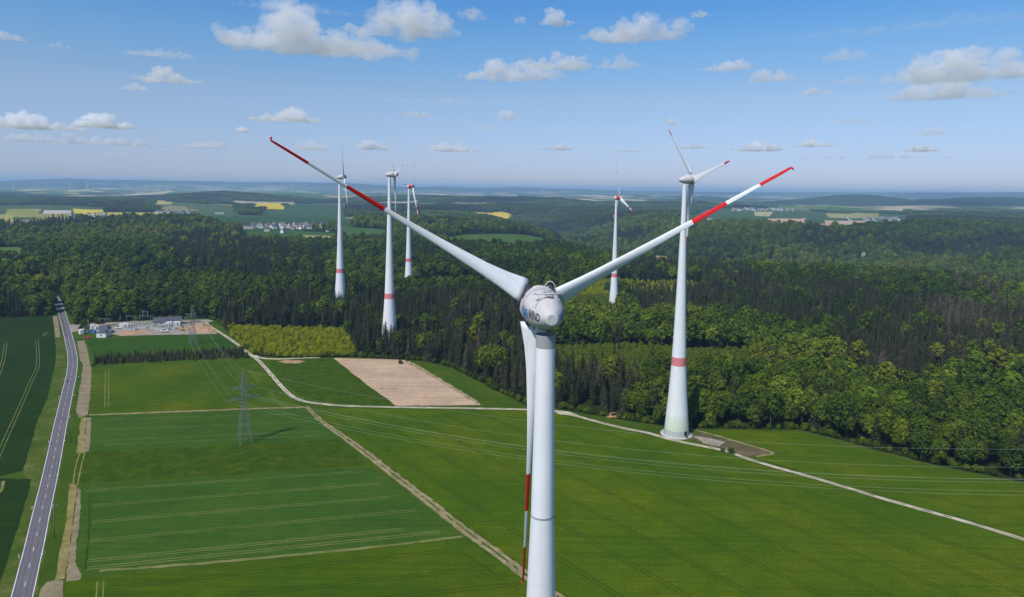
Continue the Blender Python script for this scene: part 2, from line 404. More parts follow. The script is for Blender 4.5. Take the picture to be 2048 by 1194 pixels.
# ------------------------------------------------------------------ terrain
VALLEY = [(1500, 1150), (900, 1480), (560, 1650), (380, 2050), (330, 2700), (250, 3500), (60, 4600)]
VALLEY2 = [(560, 1650), (1000, 1950), (1900, 2250), (3200, 2700)]
DIP = [(-2600, 3000), (-1500, 2950), (-500, 3000), (100, 3200), (330, 3300)]
RIDGE = np.array([(-900, 4), (-300, 3), (0, 1), (70, 4), (140, 7), (200, 5.5), (270, 6), (400, 6), (500, 5.5), (580, 7.5), (640, 6), (690, 7), (740, 4.5), (800, 1.5), (840, .8), (880, 2.6), (930, 1.5), (975, .6), (1025, 3.8), (1060, 3), (1100, 1.6), (1140, 2), (1200, 0), (1250, -1), (1400, -.5), (1600, 1), (1800, 3), (1900, 4), (2048, 6), (2400, 6), (3200, 4)], float)
HILLS = [(5200, 7900, 84, 1500, 900), (4300, 8600, 66, 900, 800), (6700, 9000, 92, 1700, 1200), (-2750, 6400, 42, 900, 500), (-3300, 5600, 14, 900, 400),
         (2200, 8200, 30, 900, 700), (700, 6500, 26, 900, 500), (-600, 7000, 24, 1200, 400), (-1500, 9000, 40, 1500, 600), (1700, 2450, 26, 420, 420), (-750, 2300, 10, 900, 380), (420, 3000, 18, 400, 300)]
def height(x, y):
    x = np.asarray(x, float); y = np.asarray(y, float)
    d = np.hypot(x, y)
    w = sstep(820, 1900, d)
    amp = np.interp(d, [0, 1500, 3000, 6000, 12000, 40000], [0, 8, 24, 60, 76, 60])
    z = w * amp * (fbm(x, y, 900, 4) - .5) * 1.6
    z += w * np.interp(d, [0, 5000, 11000, 24000, 40000], [0, 0, 22, 40, 20]) * (fbm(x + 999, y, 3600, 3) - .45) * 2.2
    z += -8 * np.exp(-(((x - 130) / 160) ** 2 + ((y - 900) / 150) ** 2))
    dv = seg_dist(VALLEY, x, y); z -= 95 * np.exp(-(dv / 260) ** 2) * sstep(1050, 1500, d)
    dv = seg_dist(VALLEY2, x, y); z -= 70 * np.exp(-(dv / 230) ** 2) * sstep(1050, 1500, d)
    dv = seg_dist(DIP, x, y); z -= 30 * np.exp(-(dv / 260) ** 2)
    for hx, hy, hz, sx, sy in HILLS:
        z += hz * np.exp(-(((x - hx) / sx) ** 2 + ((y - hy) / sy) ** 2)) * (.35 + 1.25 * fbm(x + 300, y, 1300, 4))
    px = PX + F * x / np.maximum(y, 1)
    rz = CZ + np.interp(px, RIDGE[:, 0], RIDGE[:, 1]) / F * 22000
    k = np.exp(-((d - 22000) / 2200) ** 2)
    k = np.where(d > 22000, np.exp(-((d - 22000) / 4000) ** 2), k)
    z = np.where(y > 500, z * (1 - k) + rz * k, z)
    return z
def open_land(x, y):
    """1 where the far country is farmed, 0 where it is wooded"""
    x = np.asarray(x, float); y = np.asarray(y, float); d = np.hypot(x, y); px = PX + F * x / np.maximum(y, 1)
    thr = .445 + .5 * sstep(760, 860, px) * (1 - sstep(4600, 5400, d)) + .085 * sstep(850, 1250, px) * (1 - sstep(5000, 7800, d)) + .03 * (1 - sstep(2600, 4200, d))
    n = fbm(x * .8 + 777, y * 1.5 - 333, 1500, 4)
    hill = np.zeros(x.shape)
    for hx, hy, hz, sx, sy in HILLS[:5]: hill = np.maximum(hill, np.exp(-(((x - hx) / sx) ** 2 + ((y - hy) / sy) ** 2)))
    return sstep(thr, thr + .012, n) * sstep(2500, 2900, d) * (1 - sstep(.25, .35, hill)) * (1 - np.exp(-((d - 22000) / 2600) ** 2))
def H(x, y): return float(height(np.array([x]), np.array([y]))[0])
_TS = 300.0 * 1.012 ** np.arange(0, 440)
def at_terrain(px, py, lift=0.0):
    d = ray(px, py); a, b = None, None
    P = CAM + d * _TS[:, None]; hit = np.nonzero(P[:, 2] <= height(P[:, 0], P[:, 1]) + lift)[0]
    k = int(hit[0]) if len(hit) else len(_TS) - 1
    t = np.linspace(_TS[max(k - 1, 0)], _TS[k], 40); P = CAM + d * t[:, None]
    hit = np.nonzero(P[:, 2] <= height(P[:, 0], P[:, 1]) + lift)[0]
    return P[int(hit[0]) if len(hit) else -1]

def terrain():
    th = np.concatenate([np.radians(np.arange(-52, 52.01, .2)), np.radians(np.arange(56, 308, 4.0))])
    rr = [30, 120, 300, 500, 650]
    while rr[-1] < 36000: rr.append(rr[-1] * 1.018)
    rr = np.array(rr)
    R, T = np.meshgrid(rr, th, indexing='ij')
    X = R * np.sin(T); Y = R * np.cos(T); Z = height(X, Y)
    nR, nT = X.shape
    V = np.stack([X, Y, Z], -1).reshape(-1, 3)
    idx = np.arange(nR * nT).reshape(nR, nT)
    nx = np.roll(idx, -1, 1)
    Fq = np.stack([idx[:-1], nx[:-1], nx[1:], idx[1:]], -1).reshape(-1, 4)[:, ::-1]
    me = bpy.data.meshes.new('ground')
    nv = len(V)
    me.from_pydata([(0., 0., 0.)], [], []) if False else None
    V = np.vstack([V, [[0, 0, 0]]])
    me.vertices.add(nv + 1); me.vertices.foreach_set('co', V.astype(np.float32).ravel())
    tri = np.stack([idx[0], np.roll(idx[0], -1), np.full(nT, nv)], -1)[:, ::-1]
    loops = np.concatenate([Fq.ravel(), tri.ravel()])
    me.loops.add(len(loops)); me.loops.foreach_set('vertex_index', loops.astype(np.int32))
    starts = np.concatenate([np.arange(len(Fq)) * 4, len(Fq) * 4 + np.arange(nT) * 3])
    me.polygons.add(len(starts)); me.polygons.foreach_set('loop_start', starts.astype(np.int32))
    me.polygons.foreach_set('use_smooth', np.ones(len(starts), bool))
    me.update(calc_edges=True); me.validate()
    at_ = me.attributes.new('farmed', 'FLOAT', 'POINT'); at_.data.foreach_set('value', open_land(V[:, 0], V[:, 1]).astype(np.float32))
    # material: woodland floor near, patchwork of woods and fields far out
    m, nt, p = new_mat('land')
    v = coords(nt)
    vor = N(nt, 'ShaderNodeTexVoronoi', feature='F1'); vor.inputs['Scale'].default_value = 1.0; vor.inputs['Randomness'].default_value = .9
    wv = N(nt, 'ShaderNodeMapping'); wv.inputs['Scale'].default_value = (1 / 480., 1 / 300., 0); wv.inputs['Rotation'].default_value = (0, 0, .35)
    nt.links.new(v, wv.inputs['Vector']); nt.links.new(wv.outputs[0], vor.inputs['Vector'])
    sp = N(nt, 'ShaderNodeSeparateColor'); nt.links.new(vor.outputs['Color'], sp.inputs[0])
    fld = ramp(nt, sp.outputs[0], [(0, (.045, .10, .02)), (.30, (.07, .125, .03)), (.42, (.10, .15, .035)), (.52, (.20, .20, .06)), (.60, (.12, .16, .04)), (.70, (.42, .34, .21)), (.80, (.52, .42, .30)), (.88, (.14, .17, .05)), (.94, (.60, .48, .05)), (1, (.62, .52, .40))])
    wood = ramp(nt, noise(nt, v, 1 / 45., 4, .7), [(.3, (.016, .028, .012)), (.5, (.028, .046, .014)), (.7, (.044, .066, .018))])
    fm = N(nt, 'ShaderNodeAttribute', attribute_type='GEOMETRY', attribute_name='farmed')
    far = mix(nt, wood, fld, fm.outputs['Fac'])
    ln = N(nt, 'ShaderNodeVectorMath', operation='LENGTH'); nt.links.new(v, ln.inputs[0])
    mr = N(nt, 'ShaderNodeMapRange'); mr.inputs[1].default_value = 2300; mr.inputs[2].default_value = 2600; nt.links.new(ln.outputs['Value'], mr.inputs[0])
    floor_ = ramp(nt, noise(nt, v, 1 / 3., 6, .7), [(.3, (.012, .018, .007)), (.6, (.03, .042, .012)), (.8, (.05, .06, .02))])
    nt.links.new(mix(nt, floor_, far, mr.outputs[0]), p.inputs['Base Color'])
    p.inputs['Roughness'].default_value = 1; p.inputs['Specular IOR Level'].default_value = 0
    me.materials.append(m)
    o = bpy.data.objects.new('ground', me); col.objects.link(o)
    tag(o, 'rolling wooded plateau with valleys and far blue hills', kind='structure')
terrain()

# ------------------------------------------------------------------ flat sheets near the camera (real ground at z = 0)
def W(pts): return [tuple(at(x, y)[:2]) for x, y in pts]
def rough_edge(poly, step=5., amp=.5, seed=0):
    out = []; n = len(poly); r = random.Random(seed)
    for i in range(n):
        a = np.array(poly[i]); b = np.array(poly[(i + 1) % n]); L = np.linalg.norm(b - a); k = max(1, min(160, int(L / step)))
        d = (b - a) / max(L, 1e-6); nn = np.array([-d[1], d[0]])
        for j in range(k):
            q = a + (b - a) * j / k
            if j: q = q + nn * r.uniform(-amp, amp)
            out.append(tuple(q))
    return out
LAYER = {}
def sheet(name, poly, mat, z, label=None, amp=.5, extra=None, step=5., mats=None):
    mb = MB(); ps = rough_edge(poly, step, amp, len(poly) * 7 + int(abs(poly[0][0])))
    mb.add([(x, y, z) for x, y in ps], [tuple(range(len(ps)))])
    if extra: extra(mb)
    o = mb.build(name, mats or mat)
    for pl in o.data.polygons:
        if pl.normal.z < 0: pl.flip()
    return tag(o, label, kind='structure')
def smooth_line(pts, step=3.0):
    """Catmull-Rom through world points, resampled"""
    P = [np.array(p, float) for p in pts]; P = [2 * P[0] - P[1]] + P + [2 * P[-1] - P[-2]]
    out = []
    for i in range(1, len(P) - 2):
        n = max(2, int(np.linalg.norm(P[i + 1] - P[i]) / step))
        for j in range(n):
            t = j / n
            out.append(.5 * ((2 * P[i]) + (-P[i - 1] + P[i + 1]) * t + (2 * P[i - 1] - 5 * P[i] + 4 * P[i + 1] - P[i + 2]) * t * t + (-P[i - 1] + 3 * P[i] - 3 * P[i + 1] + P[i + 2]) * t ** 3))
    out.append(P[-2]); return out
def ribbon(mb, line, w, z, mat=0, off=0.0, jit=0.0, seed=1, gap=None):
    """strip of width w along a line of world points, shifted sideways by off"""
    r = random.Random(seed); L = []; Rr = []
    n = len(line)
    ws = w if hasattr(w, '__len__') else [w] * n
    for i in range(n):
        t = line[min(i + 1, n - 1)] - line[max(i - 1, 0)]; t = t / (np.linalg.norm(t) + 1e-9); nn = np.array([-t[1], t[0]])
        c = line[i] + nn * off
        L.append(c + nn * (ws[i] / 2 + r.uniform(-jit, jit))); Rr.append(c - nn * (ws[i] / 2 + r.uniform(-jit, jit)))
    vs = [(p[0], p[1], z) for p in L] + [(p[0], p[1], z) for p in Rr]
    fs = []
    for i in range(n - 1):
        if gap and gap(i): continue
        fs.append((i, n + i, n + i + 1, i + 1))
    mb.add(vs, fs, mat)
def tram(mb, p, q, z, mat=0, gauge=1.9, w=.55, seed=1, skip=.12):
    skip = skip * .05; w = w * .8
    p = np.array(p); q = np.array(q); n = max(2, int(np.linalg.norm(q - p) / 2.5))
    line = [p + (q - p) * i / n for i in range(n + 1)]
    r = random.Random(seed)
    for s in (-1, 1):
        ribbon(mb, line, w, z, mat, s * gauge / 2, w * .12, seed + s, (lambda i: r.random() < skip))

# the open ground between the woods (everything the crops do not cover)
OPEN_PX = [(-900, 655), (-300, 645), (0, 637), (60, 634), (106, 631), (116, 622), (112, 600), (118, 597), (133, 622), (150, 650), (200, 646), (300, 640), (415, 637), (432, 642), (452, 660), (480, 690), (508, 711), (600, 716), (700, 714), (850, 722), (905, 736), (955, 762), (1005, 788), (1057, 813), (1110, 817), (1230, 837), (1330, 853), (1400, 857), (1600, 860), (1690, 883), (1860, 928), (2048, 965), (2300, 1025), (3000, 1200)]
OPEN = W(OPEN_PX) + [(420, 120), (420, -120), (-420, -120), (-520, 300)]
sheet('meadow', OPEN, MAT['meadow'], .02, 'green meadow and verges between the fields', .8)

def p2(*pts): return W(pts)
# --- dark green field beyond the road
def ex_dark(mb):
    for a in ([(74.2, 679.7), (75.6, 729), (60.7, 765.8), (46.6, 799), (0, 903), (-30, 970)], [(12, 684), (1.8, 736), (-40, 830)]):
        L = smooth_line(W(a), 3)
        for s in (-.95, .95): ribbon(mb, L, .36, .05, 1, s, .06, 3, None)
    L = smooth_line(W([(92, 664), (88, 672)]), 2); [ribbon(mb, L, .5, .05, 1, s, .1, 3, None) for s in (-.95, .95)]
sheet('wheat_field', p2((-700, 655), (0, 636.8), (105.5, 631.3), (109.9, 678), (112.5, 713), (107.3, 743), (95, 797.5), (75.6, 840), (58, 900), (46.6, 941), (0, 953), (-500, 1090)), None, .04, 'dark green wheat field beyond the road', .4, ex_dark, 5, [MAT['crop_dark'], MAT['tram_tan']])
def ex_dark2(mb):
    ribbon(mb, smooth_line(W([(6.5, 962), (5, 973), (0, 985)]), 2), 1.2, .05, 1, 0, .2, 5)
sheet('wheat_field', p2((-500, 1100), (0, 957), (62.4, 957.6), (56.3, 989), (30.5, 1069.6), (1.8, 1157), (-30, 1260), (-600, 1300)), None, .04, 'small dark green field beyond the road', .4, ex_dark2, 5, [MAT['crop_dark'], MAT['tram_tan']])
sheet('verge', p2((109.9, 676), (122, 676), (131, 700), (136, 730), (126, 780), (107, 850), (88, 940), (78, 980), (53, 1082), (22, 1194), (5, 1260), (-35, 1260), (1.8, 1157), (30.5, 1069.6), (56.3, 989), (46.6, 941), (58, 900), (75.6, 840), (95, 797.5), (107.3, 743), (112.5, 713)), MAT['verge'], .03, 'rough grassy verge beside the road', .5)
sheet('dry_strip', p2((105.5, 632), (115, 632), (121, 674), (110.4, 675)), MAT['tan_soil'], .045, 'short tan strip at the end of the dark field', .3)
# --- strips along the near side of the road
sheet('mown_strip', p2((154, 683), (169, 680.5), (175, 702), (180, 724), (183, 740), (180, 800), (176, 829), (158, 836), (152, 822), (156, 800), (161, 764), (166, 731), (159, 713)), MAT['tan_soil'], .045, 'pale bare strip beside the road', .35)
sheet('dry_strip', p2((161.8, 836), (173, 834.5), (167, 906.6), (153, 906.6)), MAT['dry_grass'], .045, 'yellowed grass strip', .35)
sheet('bare_strip', p2((174, 836), (182, 835), (181, 878), (178, 902), (167, 905)), MAT['tan_soil'], .05, None, .3, None, 2)
sheet('dry_strip', p2((139.8, 967), (153, 970), (154, 980), (145, 1051.7), (137, 1105), (129, 1157), (109, 1161), (123.7, 1087.5), (132.6, 1042.7), (138, 980)), MAT['dry_grass'], .045, 'yellowed grass strip', .35)
sheet('bare_strip', p2((156, 975), (161, 980), (160, 1034), (153, 1087), (150, 1123), (163, 1152), (160, 1160), (131.7, 1163), (138, 1105), (146, 1050)), MAT['tan_soil'], .05, None, .3, None, 2)
sheet('gravel_pad', p2((93, 1164.6), (107.5, 1161), (127, 1161), (126, 1194), (124, 1260), (66, 1260), (77, 1194), (82.4, 1177)), MAT['tan_soil'], .055, 'tan gravel lay-by beside the road', .3)
mb = MB()
for pp in ([(160, 905), (152, 930), (146, 968)], [(170, 905), (163, 930), (155, 970)]): ribbon(mb, smooth_line(W(pp), 2), .55, .05, 0, 0, .12, 5)
tag(mb.build('track', MAT['dry_grass']), 'two faint wheel tracks linking the dry strips beside the road', kind='structure')
# --- crops between the road and the diagonal track
def ex_f1(mb):
    tram(mb, W([(214, 742)])[0], W([(213, 814)])[0], .055, 1, 2.1, .7, 1, .2)
    for a in (((500, 740), (520, 765)), ((538, 785), (555, 803)), ((560, 806), (566, 812))): tram(mb, W([a[0]])[0], W([a[1]])[0], .055, 1, 2.1, .5, 2, .1)
sheet('crop_field', p2((184, 740), (340, 729), (497, 718), (512, 727), (535, 752), (562, 780), (596, 808), (604, 813), (390, 821), (178, 829)), None, .04, 'bright green crop field behind the near pylon', .5, ex_f1, 5, [MAT['crop_bright'], MAT['tram_tan']])
mb = MB(); ribbon(mb, smooth_line(W([(178, 830), (390, 822), (520, 817), (608, 814.5)]), 3), 2.6, .06, 0, 0, .5, 4)
tag(mb.build('field_border', MAT['track']), 'tan grassy strip between two fields', kind='structure')
def ex_f2(mb):
    for k, (a, b) in enumerate((((197.7, 839.6), (593, 827.5)), ((209, 859), (623.6, 843.4)), ((197.7, 880.7), (638.8, 862.4)), ((205, 890), (642.6, 871)))):
        tram(mb, W([a])[0], W([b])[0], .055, 1, 1.7, .32, 3 + k, .3)
sheet('barley_field', p2((180, 833), (390, 825), (607, 818), (640, 845), (678, 876), (640, 880), (475, 890), (315, 896), (179, 903), (183, 870)), None, .04, 'blue green field striped with tyre lines, at the foot of the near pylon', .5, ex_f2, 5, [MAT['crop_teal'], MAT['tram_tan']])
sheet('rough_meadow', p2((153, 910), (178, 903.5), (315, 897), (475, 891), (640, 881), (679, 877), (735, 929), (700, 933), (380, 954), (160, 967), (150, 966)), MAT['rough_meadow'], .042, 'rough tufted green strip between two striped fields', .6, None, 3)
def ex_f4(mb):
    L = [((171, 981.8), (733, 942)), ((184, 1011), (762, 967)), ((182.5, 1044), (793, 993)), ((178.7, 1082), (832, 1020.6)), ((175, 1122), (805, 1058.7)), ((173, 1137), (882, 1064))]
    for k, (a, b) in enumerate(L): tram(mb, W([a])[0], W([b])[0], .055, 1, 1.7, .42 if k < 4 else .6, 9 + k, .15)
    for q in range(2): ribbon(mb, smooth_line(W([(200, 1142 - q), (400, 1127), (650, 1104), (800, 1088), (925, 1073)]), 2.5), 1.0 + .7 * q, .052 + .002 * q, 1, 0, .3, 6 + q, (lambda i, r=random.Random(5 + q): r.random() < .06))
    L2 = smooth_line(W([(180, 985), (178, 1060), (171, 1140)]), 3); ribbon(mb, L2, .8, .05, 2, 0, .3, 7)
sheet('barley_field', p2((160, 971), (380, 957), (700, 936), (737, 932), (800, 975), (870, 1027), (925, 1070), (650, 1104), (400, 1130), (162, 1152), (151, 1122), (154, 1087), (161, 1034), (162, 980)), None, .04, 'large blue green field ruled with pale tyre lines', .5, ex_f4, 5, [MAT['crop_teal'], MAT['tram_tan'], MAT['tram_dark']])
def ex_f5(mb):
    for k, (a, b) in enumerate((((213, 1177), (898, 1101)), ((445, 1194), (989, 1134)), ((300, 1244), (1040, 1168)))): tram(mb, W([a])[0], W([b])[0], .055, 1, 1.9, .6, 19 + k, .05)
    tram(mb, W([(201, 1162)])[0], W([(197, 1225)])[0], .06, 2, 2.0, .55, 3, .1)
    ribbon(mb, smooth_line(W([(890, 1082), (960, 1128), (1035, 1180)]), 2.5), .5, .056, 1, 0, .2, 6)
sheet('crop_field', p2((131, 1165), (165, 1158), (400, 1133), (650, 1107), (926, 1073), (985, 1115), (1100, 1200), (1200, 1275), (128, 1290)), None, .04, 'bright green crop field at the bottom edge of the view', .5, ex_f5, 5, [MAT['crop_bright'], MAT['tram_dark'], MAT['tram_tan']])
# --- fields beyond the diagonal track
TD = np.array([0.62918, -0.77726]); TN = np.array([0.77726, 0.62918])
def ex_f6(mb):
    inner = [tuple(np.array(q)) for q in BIG]
    for k in range(-2, 8):
        off = 214.6 + 19.4 * k
        s = np.arange(-450, 300, 3.0)
        X = TN[0] * off + TD[0] * s; Y = TN[1] * off + TD[1] * s
        ok = pin(inner, X, Y) & pin(inner, X + 5, Y + 5) & pin(inner, X - 5, Y - 5)
        i = 0
        while i < len(s):
            if ok[i]:
                j = i
                while j + 1 < len(s) and ok[j + 1]: j += 1
                if j - i > 4: tram(mb, (X[i], Y[i]), (X[j], Y[j]), .055, 1, 2.0, .62, 30 + k, .04)
                i = j + 1
            else: i += 1
BIG = p2((628, 818), (700, 817), (800, 818), (960, 820), (1057, 823), (1108, 827), (1150, 836), (1200, 849), (1250, 861), (1300, 872), (1348, 884), (1450, 906), (1513, 928), (1640, 963), (1762, 1001), (1865, 1030), (1927, 1047), (2048, 1084), (2300, 1165), (2700, 1290), (1250, 1290), (1140, 1194), (1050, 1138), (990, 1093), (925, 1045), (838, 978), (740, 903), (688, 868), (650, 842))
sheet('crop_field', BIG, None, .04, 'wide bright green crop field below the gravel road', .5, ex_f6, 5, [MAT['crop_big'], MAT['tram_dark']])
def ex_f7(mb):
    for k, (a, b) in enumerate((((1640, 935), (2048, 1040)), ((1700, 905), (2200, 1030)))): tram(mb, W([a])[0], W([b])[0], .055, 1, 2.0, .4, 60 + k, .2)
sheet('crop_field', p2((1395, 860), (1600, 863), (1680, 886), (1770, 909), (1860, 932), (1960, 952), (2048, 970), (2300, 1030), (2700, 1130), (2700, 1270), (2300, 1150), (2048, 1075), (1940, 1038), (1865, 1020), (1762, 991), (1640, 953), (1520, 918), (1500, 914), (1552, 908), (1470, 884)), None, .04, 'green crop field between gravel road and wood', .5, ex_f7, 5, [MAT['crop_big'], MAT['tram_dark']])
sheet('grass_field', p2((535, 722), (665, 717), (730, 763), (788, 810), (700, 808), (645, 804), (612, 797), (582, 776), (553, 745)), MAT['rough_meadow'], .04, 'dark grass field beside the bare field', .5)
sheet('bare_field', p2((667, 716.3), (740, 718), (800, 720), (850, 722)), MAT['bare_field'], .03)if False else None
BARE = p2((667, 716.3), (740, 717.5), (808, 720), (842, 737), (885, 762), (925, 786), (962, 810), (880, 811), (792, 811.5), (730, 766))
sheet('bare_field', BARE, MAT['bare_field'], .045, 'bare pinkish brown field with weedy patches', .5)
mb = MB(); ribbon(mb, smooth_line(W([(815, 723), (842, 738), (885, 763), (925, 787), (958, 808)]), 2.5), [5 - 2.5 * i / 60 if i < 60 else 2.5 for i in range(len(smooth_line(W([(815, 723), (842, 738), (885, 763), (925, 787), (958, 808)]), 2.5)))], .05, 0, 0, .9, 9)
tag(mb.build('weedy_border', MAT['stubble_edge']), kind='structure')
sheet('bare_patch', p2((553, 723), (570, 720), (592, 720.5), (613, 722.5), (598, 726.5), (572, 726.5)), MAT['earth'], .05, None, .8, None, 3)
sheet('worn_plot', p2((1372, 874), (1398, 864), (1470, 884), (1548, 907), (1500, 914), (1440, 897), (1400, 884)), MAT['plot'], .045, 'brown worn plot beside the tall turbine', .6, None, 3)
sheet('bare_patch', p2((1385, 872), (1420, 876), (1452, 885), (1440, 893), (1405, 886)), MAT['yard'], .055, None, 1.0, None, 2)
mb = MB(); ribbon(mb, smooth_line(W([(1380, 858), (1425, 869), (1480, 885), (1545, 905), (1530, 910), (1512, 913)]), 2.5), 1.9, .06, 0, 0, .3, 9)
tag(mb.build('track', MAT['track']), 'tan path along the edge of the worn plot', kind='structure')
mb = MB(); ribbon(mb, smooth_line(W([(1600, 861), (1690, 884.5), (1860, 930), (2048, 967), (2300, 1028)]), 3), 2.4, .06, 0, 0, .6, 9)
tag(mb.build('grass_margin', MAT['verge']), 'pale grassy margin along the wood edge', kind='structure')
sheet('crop_field', p2((172, 681), (306, 671), (430, 668.5), (448, 673), (474, 692), (470, 700), (190, 718), (184, 712)), MAT['crop_mid'], .04, 'green field in front of the substation', .5)
# --- diagonal dirt track and gravel road
L = smooth_line(W([(612, 812), (642, 841.5), (688, 874), (733, 907), (828, 980), (919, 1051), (981, 1097), (1047, 1146), (1126, 1200), (1230, 1270)]), 3)
mb = MB(); ribbon(mb, L, [2.2 + 2.6 * min(1, i / 30) for i in range(len(L))], .065, 0, 0, .35, 11); ribbon(mb, L, .7, .07, 1, 0, .25, 12, (lambda i, r=random.Random(8): r.random() < .2)); ribbon(mb, L, .9, .07, 1, 2.4, .4, 13, (lambda i, r=random.Random(9): r.random() < .3))
tag(mb.build('track', [MAT['track'], MAT['rough_meadow']]), 'tan dirt track running diagonally between the crops', kind='structure')
L = smooth_line(W([(424, 641), (413, 646), (425, 656), (440, 665), (477, 690), (500, 708), (520, 724), (545, 752), (573, 783), (600, 800), (645, 808), (700, 812), (800, 814.5), (960, 817), (1057, 819.5), (1108, 822.5), (1150, 831.5), (1200, 845), (1250, 857), (1300, 867), (1348, 880.5), (1450, 902), (1513, 923.5), (1638, 958.5), (1762, 996), (1865, 1025), (1927, 1042), (2048, 1079), (2300, 1158), (2700, 1285)]), 3)
mb = MB(); ribbon(mb, L, 2.8, .075, 0, 0, .22, 15); ribbon(mb, L, .6, .08, 1, 0, .22, 16, (lambda i, r=random.Random(18): r.random() < .25))
ribbon(mb, smooth_line(W([(505, 711), (520, 715.5), (545, 718), (575, 717.5), (605, 716), (640, 715)]), 2), [5.5, 5, 4.5, 4.2] + [3] * 400, .072, 0, 0, .4, 17)
tag(mb.build('gravel_road', [MAT['gravel'], MAT['plot']]), 'pale gravel farm road curving past the bare field', kind='structure')
sheet('bare_patch', p2((1100, 819), (1140, 824), (1160, 832), (1120, 829)), MAT['gravel'], .06, None, .4, None, 2)
# --- the asphalt road
ROADL = [(5, 1260), (23.3, 1194), (38.5, 1139.5), (53.8, 1084), (66.3, 1028.4), (78.9, 980), (88, 943.5), (100, 892.5), (107.5, 854), (117, 811.6), (124.5, 780), (131.9, 755), (135.7, 730.7), (135.4, 711.3), (131, 688.5), (125.7, 663.8), (121.3, 642.7), (118.2, 628), (114.6, 613), (110, 600), (104, 589)]
ROADR = [(46, 1260), (64.5, 1194), (77, 1132), (86, 1087.5), (97.5, 1032), (108.4, 980), (115.5, 943.5), (124.5, 892.5), (132, 854), (141, 811.6), (147.3, 780), (151.4, 755), (154.3, 730.7), (153.8, 709.6), (149.4, 688.5), (143.3, 665.6), (137, 647), (131, 630), (125, 614), (118, 601), (110, 590)]
mid = [(np.array(a) + np.array(b)) / 2 for a, b in zip(W(ROADL), W(ROADR))]
wid = [np.linalg.norm(np.array(a) - np.array(b)) for a, b in zip(W(ROADL), W(ROADR))]
print('road widths', [round(float(w), 1) for w in wid])
L = smooth_line(mid, 3)
RW = 6.9
mb = MB(); ribbon(mb, L, RW, .11, 0, 0, .06, 20); ribbon(mb, L, RW + 1.6, .06, 3, 0, .35, 22)
i0, i1 = int(len(L) * .80), int(len(L) * .985)
ribbon(mb, L[int(len(L) * .62):int(len(L) * .86)], 3.1, .116, 1, 1.65, .04, 23)
for q_ in (-2.5, -1.1, 1.1, 2.5): ribbon(mb, L, .65, .114, 4, q_, .05, 26)
for s in (-1, 1): ribbon(mb, L, .24, .122, 2, s * (RW / 2 - .28), .03, 24)
ribbon(mb, L, .16, .122, 2, 0, .0, 25, (lambda i: i % 4 != 0))
road = tag(mb.build('road', [MAT['asphalt'], MAT['patch'], MAT['line'], MAT['verge'], MAT['worn']]), 'grey asphalt country road with white edge lines and dashes', kind='structure')
ROADMID = L
sheet('side_road', p2((136, 650), (152, 648.5), (205, 645), (300, 641.5), (418, 639), (424, 643), (412, 646), (300, 646), (215, 650), (170, 655), (160, 662), (144, 665)), MAT['yard'], .085, 'pale access road to the substation', .4, None, 3)
def thing(name, px, py, label, cat, group=None, rz=0.0):
    g = at(px, py); t = empty(name, (g[0], g[1], .09), rz); return tag(t, label, cat, group)
def G(px, py): return at(px, py)
# motorcycle and rider
g = G(135, 764.5); rz = math.atan2(*(np.array(G(131, 790))[:2] - np.array(G(135, 750))[:2])[::-1])
t = empty('motorcycle', (g[0], g[1], .115), rz); tag(t, 'dark motorcycle driving on the grey road', 'motorcycle')
for x in (-.72, .72):
    w_ = MB(); w_.loft([[(x + r * math.cos(a), y, .33 + r * math.sin(a)) for a in [2 * PI * k / 20 for k in range(20)]] for r, y in ((.22, -.07), (.33, -.06), (.33, .06), (.22, .07))]); w_.build('wheel', MAT['dark'], t)
mb = MB(); mb.tube([(-.9, 0, .85), (-.3, 0, .82), (.15, 0, .98), (.5, 0, .9)], [.1, .16, .2, .12], 8); mb.build('body', MAT['black'], t)
mb = MB(); mb.tube([(.72, 0, .33), (.5, 0, .95), (.42, 0, 1.1)], .05, 6); mb.tube([(.42, -.35, 1.1), (.42, .35, 1.1)], .03, 6); mb.build('fork', MAT['galv'], t); mb = MB(); mb.box((-.05, 0, .5), (.6, .3, .4)); mb.build('engine', MAT['galv'], t)
